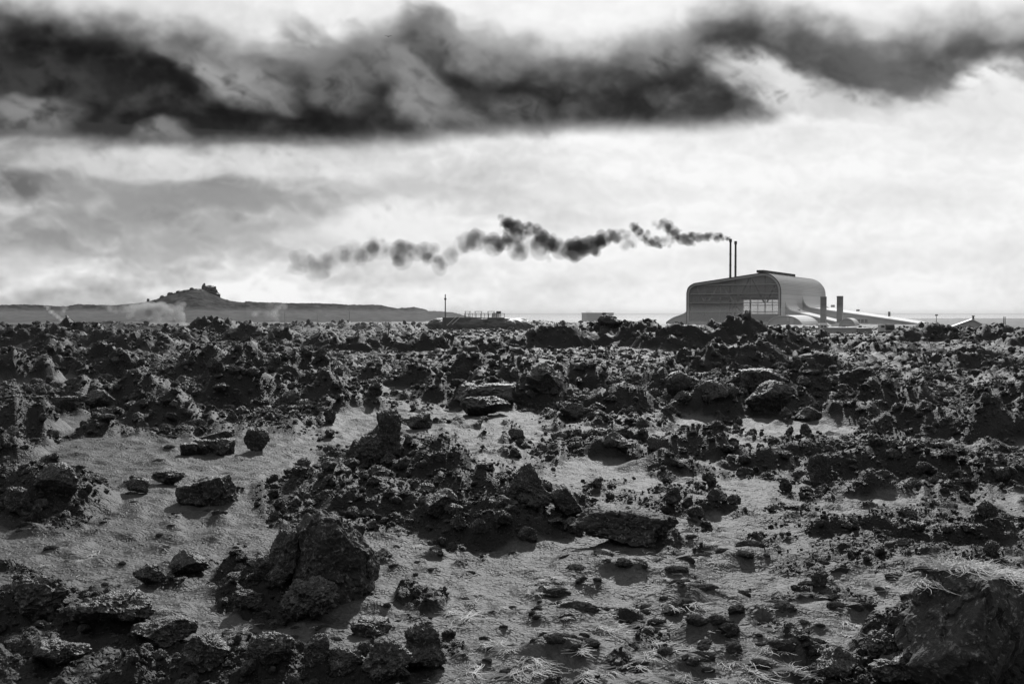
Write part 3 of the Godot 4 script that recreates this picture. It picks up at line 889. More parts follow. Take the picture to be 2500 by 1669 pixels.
	rock(2055, 1515, 120, 60, {"cuts": 9, "rough": .22, "seed": 94}, "crumbling lava lump between the peaked rock and the angular boulder")
	rock(2080, 1575, 160, 60, {"cuts": 9, "rough": .2, "seed": 95}, "flat pale-edged slab below the crumbling lava lump")
	rock(1397, 748, 52, 26, {"cuts": 8, "rough": .08, "seed": 96}, "large smooth grey rock on the skyline ridge left of the power plant")
	rock(1713, 735, 16, 22, {"cuts": 5, "rough": .06, "taper": .5, "seed": 97, "lean": Vector2(.3, 0)}, "small leaning slab sticking up from the mound before the power plant", "", 3)
	rock(1570, 905, 88, 52, {"cuts": 9, "rough": .06, "seed": 98}, "big smooth rounded boulder in the right-hand rubble field")
	rock(1638, 925, 80, 50, {"cuts": 6, "rough": .08, "taper": .3, "seed": 99}, "pale faceted boulder beside the big smooth rounded boulder")
	rock(1755, 910, 110, 60, {"planes": BOX, "cuts": 5, "rough": .1, "seed": 100}, "dark overhanging block in the right-hand rubble field")
	rock(1770, 950, 110, 75, {"planes": [[Vector3(-.75, .6, .1), .5]], "cuts": 6, "rough": .12, "seed": 101}, "wedge-shaped rock with a pale sloping face")
	rock(1861, 965, 62, 32, {"cuts": 6, "rough": .1, "taper": .5, "seed": 102}, "small pointed rock alone on pale sand")
	rock(1250, 905, 88, 70, {"planes": [[Vector3(.8, .5, .3), .6]], "cuts": 7, "rough": .12, "seed": 103}, "tall dark boulder with a rounded right shoulder in the middle rubble")
	rock(1110, 925, 150, 40, {"planes": BOX, "cuts": 5, "rough": .12, "seed": 104}, "long overhanging ledge left of the tall dark boulder")
	rock(1112, 955, 120, 45, {"cuts": 10, "rough": .16, "seed": 105}, "broad knobbly rock below the long overhanging ledge")
	rock(1312, 965, 60, 42, {"cuts": 8, "rough": .16, "seed": 106}, "square-shouldered rock at the right of the sand inlet")
	rock(960, 985, 60, 38, {"cuts": 8, "rough": .18, "seed": 107}, "black lump behind the tall ragged lava pillar")
	rock(1415, 1030, 62, 34, {"cuts": 6, "rough": .1, "taper": .5, "seed": 108}, "peaked rock between two sand lanes in the middle field")
	rock(120, 1140, 110, 78, {"cuts": 8, "rough": .12, "taper": .35, "seed": 109}, "tall sloping rock face on the left-hand heap")
	rock(30, 1180, 70, 60, {"cuts": 9, "rough": .18, "seed": 110}, "crusted rock at the left foot of the sloping rock face")
	rock(220, 938, 70, 44, {"cuts": 7, "rough": .12, "seed": 111}, "dark humped rock in the left sand basin")
	rock(150, 945, 60, 36, {"cuts": 8, "rough": .1, "seed": 112}, "rounded dark rock beside the humped rock in the left basin")
	rock(1210, 1245, 50, 36, {"cuts": 8, "rough": .14, "seed": 113}, "small rock standing on sand below the central heap")
	rock(1010, 1185, 90, 60, {"planes": [[Vector3(-.6, .8, .2), .5]], "cuts": 6, "rough": .1, "seed": 114}, "pale slanting slab in the front of the central heap")

func make_rocks() -> void:
	# the larger single rocks of the rubble
	var proto := []
	for i in 14:
		var o := {"cuts": 7 + i % 5, "rough": 0.12 + 0.03 * (i % 4), "fine": 0.06, "spike": 0.25 * (i % 3), "taper": 0.15 * (i % 4), "flat": true}
		if i % 4 == 3: o["planes"] = BOX
		proto.append(rock_mesh(400 + i, 4, Vector3(1, [0.7, 0.55, 0.85, 0.5][i % 4], 0.9), o))
	var n := 0
	var tries := 0
	var spots := []
	while n < 238 and tries < 60000:
		tries += 1
		var u := rng.randf_range(-0.53, 0.53)
		var d := 13.5 * exp(rng.randf() * log(150.0 / 13.5))
		var x := u * d
		if mask_at(x, -d) < 0.8: continue
		var p := proj(Vector3(x, height(x, -d), -d))
		if p.x < -10 or p.x > 2360 or p.y > 1580: continue
		var s := rng.randf_range(24, 46) * lerpf(1.0, 0.5, smoothstep(30.0, 90.0, d))
		var ok := true
		for q in spots:
			if absf(q.x - p.x) < 30 and absf(q.y - p.y) < 16:
				ok = false
				break
		if not ok: continue
		spots.append(p)
		var size := s / F * d
		var zi := 0 if d < 40 else (1 if d < 75 else 2)
		var o := put("lava_rock", proto[rng.randi() % proto.size()], M.clinker, null, Vector3(x, height(x, -d) - size * 0.16, -d))
		o.basis = Basis(Vector3.UP, rng.randf() * TAU) * Basis(Vector3.RIGHT, rng.randf_range(-.35, .35)) * Basis.from_scale(Vector3(size, size * rng.randf_range(.75, 1.25), size * rng.randf_range(.7, 1.1)))
		near_tag(o, "black lava rock" if zi == 0 else "dark lava rock", "rock", s)
		n += 1
	# what nobody could count: clinker and stones over the heaps, chips on the sand
	var small := []
	for i in 10:
		small.append(rock_mesh(500 + i, 2, Vector3(1, [0.7, 0.5, 0.9, 0.6, 0.4][i % 5], [0.9, 0.6, 0.8][i % 3]), {"cuts": 7 + i % 4, "rough": 0.2, "fine": 0.12, "knobs": .06, "chips": .16, "flat": true}))
	for i in 8:
		small.append(rock_mesh(520 + i, 4, Vector3(1, [0.7, 0.55, 0.9, 0.62][i % 4], 0.85), {"cuts": 6 + i % 4, "rough": 0.2 + 0.03 * (i % 3), "fine": 0.1, "knobs": .05 + .06 * (i % 4), "chips": .15, "flat": true}))
	var xf := []
	for i in small.size(): xf.append([])
	for k in 230000:
		var u := rng.randf_range(-0.6, 0.6)
		var d := 11.0 * exp(rng.randf() * log(330.0 / 11.0))
		var x := u * d
		var m := mask_at(x, -d)
		if rng.randf() > m * m * 1.05: continue
		var px := minf(3.6 * pow(maxf(rng.randf(), 0.001), -0.5), 42.0)
		if px > 14.0 and m < 0.7: px = 9.0
		px = minf(px, lerpf(42.0, 15.0, smoothstep(28.0, 95.0, d)))
		var size := px / F * d * (0.8 if d > 120 else 1.0)
		var b := Basis(Vector3.UP, rng.randf() * TAU) * Basis(Vector3.RIGHT, rng.randf_range(-.9, .9)) * Basis.from_scale(Vector3(size * rng.randf_range(.8, 1.3), size * rng.randf_range(.6, 1.3), size * rng.randf_range(.6, 1.2)))
		xf[k % 10 if px < 11.0 else 10 + k % 8].append(Transform3D(b, Vector3(x, height(x, -d) - size * 0.12, -d)))
	for i in small.size():
		scatter("lava_rubble", small[i], M.clinker, xf[i], "loose clinker and stones heaped over the lava mounds")
	var chip := rock_mesh(560, 2, Vector3(1, .45, .8), {"cuts": 7, "rough": .2, "fine": .05})
	var cx := []
	for k in 26000:
		var u := rng.randf_range(-0.56, 0.56)
		var d := 12.0 * exp(rng.randf() * log(70.0 / 12.0))
		var x := u * d
		if mask_at(x, -d) > 0.5: continue
		var p := proj(Vector3(x, 0, -d))
		var dens := 0.10 + 0.9 * clampf(nz_a.get_noise_2d(x, d) * 2.2, 0, 1)
		var ex := (p.x - 470.0) / 150.0
		var ey := (p.y - 1240.0) / 70.0
		if ex * ex + ey * ey < 1.0: dens = 1.0
		ex = (p.x - 1850.0) / 420.0
		ey = (p.y - 1330.0) / 110.0
		if ex * ex + ey * ey < 1.0: dens = maxf(dens, 0.55)
		if rng.randf() > dens * 0.5: continue
		var size := (2.0 + 5.0 * pow(rng.randf(), 3.0)) / F * d
		cx.append(Transform3D(Basis(Vector3.UP, rng.randf() * TAU) * Basis.from_scale(Vector3(size, size, size)), Vector3(x, height(x, -d) - size * .1, -d)))
	scatter("stone_chips", chip, M.clinker, cx, "small stone chips strewn over the open sand")

func scatter(called: String, mesh: Mesh, mat: Material, xf: Array, label: String, cat := "rubble") -> void:
	if xf.is_empty(): return
	var mm := MultiMesh.new()
	mm.transform_format = MultiMesh.TRANSFORM_3D
	mm.mesh = mesh
	mm.instance_count = xf.size()
	for i in xf.size(): mm.set_instance_transform(i, xf[i])
	var o := MultiMeshInstance3D.new()
	o.name = numbered(called)
	o.multimesh = mm
	o.material_override = mat
	add_child(o)
	tag(o, label, cat, "", "stuff")

var hums := []

func pick_hummocks() -> void:
	var tries := 0
	while hums.size() < 190 and tries < 30000:
		tries += 1
		var vx := rng.randf_range(20, 2330)
		var vy := 1000.0 + 560.0 * sqrt(rng.randf())
		var p := flat(vx, vy)
		if mask_at(p.x, p.z) > 0.3: continue
		var right := vx > 1250 and vy > 1250
		if not right and rng.randf() < 0.35: continue
		var s := rng.randf_range(22, 60) if right else rng.randf_range(14, 34)
		if right and rng.randf() < 0.2: s *= 1.5
		hums.append([p.x, -p.z, s / F * -p.z])

func make_hummocks() -> void:
	var proto := []
	for i in 6:
		proto.append(rock_mesh(600 + i, 4, Vector3(1, .6, .8), {"cuts": 2, "rough": .26, "fine": .2, "chips": 0.0, "knobs": .22}))
	for q in hums:
		var size: float = q[2]
		var y := height(q[0], -q[1])
		var o := put("moss_hummock", proto[rng.randi() % 6], M.moss, null, Vector3(q[0], y - size * .40, -q[1]))
		o.basis = Basis(Vector3.UP, rng.randfn() * .5) * Basis.from_scale(Vector3(size * rng.randf_range(.9, 1.4), size * rng.randf_range(.75, 1.0), size * rng.randf_range(.8, 1.2)))
		near_tag(o, "moss hummock in sand", "moss", q[2] / q[1] * F)

# landmarks: each single rock of note, so that lesser things can be told by what they lie near
var marks := []

func near_tag(o: Node3D, what: String, cat: String, px: float) -> void:
	var best := 1e9
	var word := ""
	var d := -o.position.z
	for m in marks:
		var e: float = Vector2(m[0].x - o.position.x, (m[0].z - o.position.z) * 0.6).length() / d
		if e < best:
			best = e
			word = m[1]
	var size := "large" if px > 38 else ("small" if px < 24 else "middling")
	if cat == "grass": size = "pale"
	if word.split(" ").size() > 7: word = " ".join(word.split(" ").slice(0, 7))
	var label := "%s %s near the %s" % [size, what, word] if best < 0.16 else "%s %s in the far mounds below the skyline" % [size, what] if d > 100 else "%s %s well apart from any marked boulder" % [size, what]
	if best >= 0.16 and d <= 100: label = "%s %s away from the big boulders" % [size, what]
	tag(o, label, cat, label)

# ---------------------------------------------------------------- dry grass
func tuft_mesh(s: int, blades: int, len: float, lie: float) -> ArrayMesh:
	var g := RandomNumberGenerator.new()
	g.seed = s
	var v := PackedVector3Array()
	var ix := PackedInt32Array()
	var wind := g.randf() * TAU
	for b in blades:
		var a := wind + g.randfn() * 1.1
		var L := len * g.randf_range(.45, 1.15)
		var p := Vector3(g.randfn() * len * .12, 0.0, g.randfn() * len * .10)
		var dir := Vector3(cos(a), g.randf_range(.15, 1.0) * (1.0 - lie) + .12, sin(a)).normalized()
		var curl := g.randf_range(-1.6, 1.6)
		var steps := 7
		var r0 := g.randf_range(.0036, .006)
		var o := v.size()
		for k in steps + 1:
			var t := float(k) / steps
			var side := dir.cross(Vector3.UP).normalized()
			var upv := side.cross(dir).normalized()
			var r := r0 * (1.0 - 0.6 * t)
			for q in 3:
				v.append(p + side * cos(TAU * q / 3.0) * r + upv * sin(TAU * q / 3.0) * r)
			p += dir * L / steps
			if p.y < .012: p.y = .012
			dir = (dir + Vector3(0, -.30 * (1.0 + lie), 0)).rotated(Vector3.UP, curl / steps)
			if p.y < .02 and dir.y < 0: dir.y = 0.03
			dir = dir.normalized()
		for k in steps:
			for q in 3:
				var a0 := o + k * 3 + q
				var a1 := o + k * 3 + (q + 1) % 3
				ix.append_array(PackedInt32Array([a0, a1, a1 + 3, a0, a1 + 3, a0 + 3]))
	return mesh_of(v, ix)

func make_grass() -> void:
	var proto := []
	for i in 7: proto.append(tuft_mesh(700 + i, 14 + 5 * (i % 3), 0.25 + 0.05 * (i % 3), 0.4))
	var big := tuft_mesh(720, 60, 0.55, 0.35)
	var listed := [[945, 1258, 1.5], [215, 1272, 1.3], [1240, 1332, 1.3], [1285, 1338, 1], [1620, 1250, 1.3], [1635, 1270, 1.0], [1585, 1392, 1.4], [1030, 1412, 1.5], [1060, 1425, 1.3], [1110, 1480, 1.4], [1160, 1490, 1.1], [1230, 1512, 1.3], [1375, 1440, 1.4], [1480, 1442, 1.2], [1420, 1440, 1.1], [1690, 1525, 1.5], [1720, 1540, 1.4], [1960, 1350, 1.1], [1880, 1372, 1.3], [2105, 1410, 1.3], [1180, 1552, 1.5], [1090, 1545, 1.5], [1240, 1545, 1.4], [1330, 1500, 1.2], [1500, 1497, 1.3], [1465, 1535, 1.2], [1960, 1435, 1.2], [1890, 1500, 1.3], [330, 1425, 1.0], [175, 1290, 1.0], [100, 1300, .9], [980, 1350, .9], [1150, 1395, 1.0], [1090, 1385, 1.0], [1210, 1365, 1.0], [1300, 1350, 1.0], [560, 1450, .9], [520, 1465, .8], [1340, 1560, 1.4], [1560, 1555, 1.3], [1620, 1560, 1.2], [1830, 1545, 1.3], [1900, 1550, 1.2], [1680, 1350, .8], [1780, 1450, 1.0], [1560, 1320, .8], [2010, 1470, 1.1], [1760, 1500, 1.2], [1400, 1400, .9], [1300, 1420, .8], [610, 1000, .8], [905, 890, 1.2], [1650, 1210, .8]]
	var all := listed.duplicate()
	for q in listed:
		if q[1] > 1300:
			for k in 2: all.append([q[0] + rng.randfn() * 26, q[1] + rng.randfn() * 10, q[2] * rng.randf_range(.6, .95)])
	for q in all:
		var p := hit(q[0], q[1])
		var o := put("dry_grass_tuft", proto[rng.randi() % 7], M.straw, null, p)
		o.basis = Basis(Vector3.UP, rng.randf() * TAU) * Basis.from_scale(Vector3.ONE * q[2])
		near_tag(o, "dry grass tuft on sand", "grass", 30.0)
	for k in 7:
		# rooted on the crest: the highest point of the boulder at that place across it
		var q := Vector3(0, -9, 0)
		var bb := huge.mesh.get_aabb()
		var fx := bb.position.x + bb.size.x * (0.22 + 0.095 * k)
		for p in huge.mesh.surface_get_arrays(0)[Mesh.ARRAY_VERTEX]:
			if absf(p.x - fx) < bb.size.x * 0.04 and p.y > q.y: q = p
		q = huge.transform * q - Vector3(0, 0.02, 0)
		var o := put("dry_grass_tuft", big, M.straw, null, q)
		o.basis = Basis(Vector3.UP, rng.randf() * TAU)
		tag(o, "thick fringe of long dry grass on the crest of the huge black boulder", "grass", "dry grass on the huge boulder")
	# single stalks lying about
	var xf := []
	var st := tuft_mesh(740, 3, 0.22, 0.7)
	for k in 800:
		var vx := rng.randf_range(-20, 2370)
		var vy := 1020.0 + 560.0 * pow(rng.randf(), 0.6)
		var p := flat(vx, vy)
		if mask_at(p.x, p.z) > 0.6: continue
		var dens := clampf(0.15 + nz_b.get_noise_2d(p.x, p.z) * 1.5, 0.03, 1.0)
		if vx > 950 and vx < 2050 and vy > 1290: dens = minf(1.0, dens + 0.35)
		if rng.randf() > dens: continue
		xf.append(Transform3D(Basis(Vector3.UP, rng.randf() * TAU) * Basis.from_scale(Vector3.ONE * rng.randf_range(.6, 1.3)), Vector3(p.x, height(p.x, p.z), p.z)))
	scatter("dry_grass_stalks", st, M.straw, xf, "single dry grass stalks lying on the sand", "grass")

# ---------------------------------------------------------------- power plant
const HX := 121.8
const HD := 450.0
const SN := 0.5
const CS := 0.8660254

func hp(px: float, py: float, s := 0.0) -> Vector2:
	# a pixel (full size) on the plane s metres behind the front of the hall, in the hall's own x and y
	var u := (px - 1250.0) / 2430.0
	var x := (HD * u + CS * s * u - HX - SN * s) / (CS + SN * u)
	var d := HD - SN * x + CS * s
	return Vector2(x, EYE + (766.0 - py) / 2430.0 * d)

func inset(prof: PackedVector2Array, by: float) -> PackedVector2Array:
	var q := PackedVector2Array()
	for i in prof.size():
		var t := (prof[mini(i + 1, prof.size() - 1)] - prof[maxi(i - 1, 0)]).normalized()
		q.append(prof[i] + Vector2(t.y, -t.x) * by)
	return q

func smooth_line(pts: Array, s: float, per := 4) -> PackedVector2Array:
	var raw := []
	for p in pts: raw.append(hp(p[0], p[1], s))
	var q := PackedVector2Array()
	for i in raw.size() - 1:
		for k in per:
			q.append(raw[i].cubic_interpolate(raw[i + 1], raw[maxi(i - 1, 0)], raw[mini(i + 2, raw.size() - 1)], float(k) / per))
	q.append(raw[-1])
	return q

func make_hall() -> void:
	var t := base("turbine_hall", Vector3(HX, 0, -HD), deg_to_rad(-30.0))
	tag(t, "large power plant hall with glazed end wall and rounded metal roof", "building")
	var g0 := -1.5
	var prof := PackedVector2Array([Vector2(hp(1678.3, 760).x, g0)])
	prof.append_array(smooth_line([[1678.3, 716], [1681, 704], [1687, 697], [1695, 692.3], [1706, 689.8], [1778, 678.8], [1850, 667.6], [1861, 666], [1873, 667.2], [1885, 672], [1895, 680], [1903, 691], [1907, 703], [1908, 716]], 0.0, 3))
	prof.append(Vector2(prof[-1].x, g0))
	# the shell: both side walls and the roof in one bent skin
	var n := prof.size()
	put("roof", skin(prof, 0.5, -88.0, 0.5), M.metal_sheet, t)
	for i in range(n - 26, n - 1):
		var sv := prof[i] + (prof[i + 1] - prof[i]).normalized().rotated(PI / 2) * 0.03
		put("roof_seam", beam(Vector3(sv.x, sv.y, 0.4), Vector3(sv.x, sv.y, -87.9), .18, .12, Vector3(0, 1, 0)), M.metal_wall, t)
	put("floor", prism(PackedVector2Array([Vector2(prof[0].x + .6, g0), Vector2(-.6, g0), Vector2(-.6, 0.3), Vector2(prof[0].x + .6, 0.3)]), -0.3, -87.0), M.concrete, t)
	# far end wall
	var endp := inset(prof, 0.55)
	# with a strip of glass in its left half
	var ex := -24.0
	for q in [[-60.0, 10.0, -5.0, 5.0], [-60.0, 10.0, 13.0, 40.0], [ex, 10.0, 5.0, 13.0]]:
		for pc in Geometry2D.intersect_polygons(PackedVector2Array([Vector2(q[0], q[2]), Vector2(q[1], q[2]), Vector2(q[1], q[3]), Vector2(q[0], q[3])]), endp):
			put("wall", prism(pc, -87.4, -87.9), M.metal_wall, t)
	for k in 5:
		var xa := lerpf(endp[0].x, ex, k / 5.0)
		var xb := lerpf(endp[0].x, ex, (k + 1) / 5.0)
		for r in 2:
			put("pane", prism(PackedVector2Array([Vector2(xa, 5.02 + r * 4), Vector2(xb, 5.02 + r * 4), Vector2(xb, 8.98 + r * 4), Vector2(xa, 8.98 + r * 4)]), -87.6, -87.66), M.clear_glass, t)
		put("window_post", beam(Vector3(xb - .01, 5.01, -87.5), Vector3(xb - .01, 12.99, -87.5), .3, .3), M.steel, t)
	# the rim of the front
	var inner := inset(prof, 1.1)
	var rim := prof.duplicate()
	for i in range(n - 1, -1, -1): rim.append(inner[i])
	put("rim", skin(prof, 1.0, 0.45, 1.1), M.metal_wall, t)
	put("rim_edge", skin(inset(prof, -0.12), 1.25, 0.95, 0.3), M.dark, t)
	# plinth of the front
	var pl := hp(1690, 783).y
	put("plinth", prism(PackedVector2Array([Vector2(inner[0].x, g0), Vector2(inner[n - 1].x, g0), Vector2(inner[n - 1].x, pl), Vector2(inner[0].x, pl)]), 0.6, -0.1), M.metal_wall, t)
	# glass: one pane to each cell of the grid
	var xs := [inner[0].x]
	for px in [1688.5, 1721.4, 1758.0, 1794.5, 1831.0, 1867.7, 1901.0]: xs.append(hp(px, 740).x)
	xs.append(inner[n - 1].x)
	var ys := [pl]
	for py in [760.3, 738.4, 716.5, 694.7]: ys.append(hp(1794, py).y)
	ys.append(30.0)
	for i in xs.size() - 1:
		for j in ys.size() - 1:
			var cell := PackedVector2Array([Vector2(xs[i], ys[j]), Vector2(xs[i + 1], ys[j]), Vector2(xs[i + 1], ys[j + 1]), Vector2(xs[i], ys[j + 1])])
			for pc in Geometry2D.intersect_polygons(cell, inner):
				if pc.size() > 2: put("pane", prism(pc, 0.10, 0.04), M.glass, t)
	# rails across and posts
	for j in range(1, 5):
		var y: float = ys[j]
		var x0: float = xs[0]
		var x1: float = xs[-1]
		for i in range(n - 1):
			var a := inner[i]
			var b := inner[i + 1]
			if (a.y - y) * (b.y - y) < 0:
				var xx := lerpf(a.x, b.x, (y - a.y) / (b.y - a.y))
				if i < n / 2: x0 = maxf(x0, xx)
				else: x1 = minf(x1, xx)
		put("rail", beam(Vector3(x0, y, .32), Vector3(x1, y, .32), .34, .3), M.pole, t)
	put("rail", beam(Vector3(xs[1], hp(1794, 744.8).y, -1.6), Vector3(xs[-1], hp(1794, 744.8).y, -1.6), .3, .3), M.pole, t)
	for i in range(1, xs.size() - 1):
		var y1 := 0.0
		for k in n - 1:
			if (inner[k].x - xs[i]) * (inner[k + 1].x - xs[i]) <= 0:
				y1 = maxf(y1, lerpf(inner[k].y, inner[k + 1].y, clampf((xs[i] - inner[k].x) / maxf(inner[k + 1].x - inner[k].x, 1e-4), 0, 1)))
		put("post", beam(Vector3(xs[i], pl, -.25), Vector3(xs[i], y1, -.25), .45, .3), M.steel if i > 3 else M.pole, t)
	for d in [[340, 440, 495, 720], [770, 400, 565, 725], [870, 390, 1090, 730], [1405, 260, 1165, 725], [1470, 265, 1720, 745], [1930, 390, 1775, 730], [1120, 810, 950, 975], [1145, 820, 1400, 1060]]:
		var a := hp(1660 + d[0] * .1192, 650 + d[1] * .1192)
		var b := hp(1660 + d[2] * .1192, 650 + d[3] * .1192)
		put("brace", beam(Vector3(a.x, a.y, -.8), Vector3(b.x, b.y, -.8), .6, .3), M.white if d[0] < 1000 else M.dark, t)
	# crane beam and machine inside
	put("crane_beam", beam(Vector3(prof[0].x + 1, hp(1850, 727).y, -14), Vector3(-1, hp(1850, 727).y, -14), 1.3, 1.0), M.dark, t)
	put("turbine", box(Vector3(20, 4, 9)), M.steel, t, Vector3(-20, 2.3, -30))
	# ventilators on the ridge
	var pk := hp(1862, 666)
	for k in 9:
		var first := k == 0
		put("roof_vent", box(Vector3(3.0, 1.25, 8.0 if first else 5.6)), M.dark, t, Vector3(pk.x - 1.0, pk.y + 0.75, -2.5 if first else -3.4 - k * 6.3))
	# the two low wings with swept roofs on the right
	wing(t, 7.0, 26.0, [[1917.5, 731], [1920, 742], [1925, 750], [1933.5, 756.2], [1945, 759.5], [1962, 764.5], [2003, 774.5], [2059, 788], [2078, 793]], "wing")
	wing(t, 39.0, 80.0, [[1960, 722], [1963, 733], [1968, 742], [1976, 748], [1984, 750.6], [2003, 752.8], [2043, 758.6], [2100, 766.6], [2181, 778.6], [2247, 789]], "wing")
	# windows in the rear wing
	for k in 4:
		var a := hp(2084.5 + k * 9.0, 787.0, 38.7)
		var b := hp(2091.5 + k * 9.0, 778.8, 38.7)
		put("window", prism(PackedVector2Array([a, Vector2(b.x, a.y), b, Vector2(a.x, b.y)]), -38.72, -38.9), M.window, t)
	var fa := hp(2083.0, 788.2, 38.7)
	var fb := hp(2120.5, 777.6, 38.7)
	for e in [[fa, Vector2(fb.x, fa.y)], [Vector2(fa.x, fb.y), fb]]:
		put("window_frame", beam(Vector3(e[0].x, e[0].y, -38.7), Vector3(e[1].x, e[1].y, -38.7), .25, .3), M.white, t)
	for k in 5:
		var fx := hp(2083.3 + k * 9.1, 783, 38.7).x
		put("window_frame", beam(Vector3(fx, fa.y, -38.7), Vector3(fx, fb.y, -38.7), .25, .26), M.white, t)
	# roof fittings on the wings
	for q in [[2033.5, 746.5, 60, 9.0, 6.0], [2095, 757, 60, 7.5, 4.5], [1951, 756, 20, 6.0, 4.0], [2171.5, 766, 60, 5.0, 12.0]]:
		var c := hp(q[0], q[1], q[2])
		put("roof_vent", box(Vector3(q[3] * .19, q[4] * .19, 1.4)), M.steel if q[0] < 2050 else M.dark, t, Vector3(c.x, c.y, -q[2]))
	# the little wing on the left
	var lw := smooth_line([[1624, 786], [1640, 775], [1656, 769], [1668, 764], [1678, 756]], 0.0, 4)
	var lp := lw.duplicate()
	lp.append(Vector2(lw[-1].x, g0))
	lp.append(Vector2(lw[0].x, g0))
	put("wing_wall", prism(lp, -1.2, -1.6), M.metal_wall, t)
	put("wing_roof", skin(lw, -0.9, -30.0, 0.4), M.metal_sheet, t)

func wing(t: Node3D, s0: float, s1: float, pts: Array, called: String) -> void:
	var line := smooth_line(pts, s0, 4)
	var poly := line.duplicate()
	poly.append(Vector2(line[-1].x, -1.5))
	poly.append(Vector2(line[0].x + .02, -1.5))
	put(called + "_wall", prism(inset_closed(poly, line.size()), -s0, -s0 - .4), M.metal_wall, t)
	put(called + "_wall", prism(inset_closed(poly, line.size()), -s1 + .4, -s1), M.metal_wall, t)
	put(called + "_roof", skin(line, -s0 + .5, -s1 - .5, .55), M.metal_sheet, t)
	put(called + "_wall", prism(PackedVector2Array([Vector2(line[-1].x - .45, -1.5), Vector2(line[-1].x - .05, -1.5), Vector2(line[-1].x - .05, line[-1].y - .6), Vector2(line[-1].x - .45, line[-1].y - .6)]), -s0 - .41, -s1 + .41), M.metal_wall, t)

func inset_closed(poly: PackedVector2Array, roofed: int) -> PackedVector2Array:
	var q := PackedVector2Array()
	for i in poly.size():
		q.append(poly[i] - (Vector2(0, .57) if i < roofed else Vector2.ZERO))
	return q

func stack(px0: float, px1: float, py: float, d: float, label: String) -> void:
	var p := at_d((px0 + px1) / 2 / K, py / K, d)
	var w := (px1 - px0) / 2430.0 * d
	var t := base("exhaust_stack", Vector3(p.x, 0, p.z), deg_to_rad(-30))
	tag(t, label, "stack", "square exhaust stacks")
	put("shaft", box(Vector3(w * .8, p.y + 1, w * .8)), M.concrete, t, Vector3(0, (p.y - 1) / 2, 0))
	put("cap", box(Vector3(w * .84, .5, w * .84)), M.steel, t, Vector3(0, p.y + .2, 0))
	for k in 4: put("band", box(Vector3(w * .83, .12, w * .83)), M.concrete, t, Vector3(0, p.y * (0.2 + .2 * k), 0))
	var v := PackedVector3Array()
	var ix := PackedInt32Array()
	for q in [[1.5, 0.0], [.45, 2.0]]:
		for c in [[-1, -1], [1, -1], [1, 1], [-1, 1]]: v.append(Vector3(c[0] * q[0] * w, q[1], c[1] * q[0] * w))
	for i in 4:
		var j := (i + 1) % 4
		ix.append_array(PackedInt32Array([i, j + 4, j, i, i + 4, j + 4]))
	put("footing", fixed(v, ix), M.plaster, t, Vector3(0, -.5, 0))

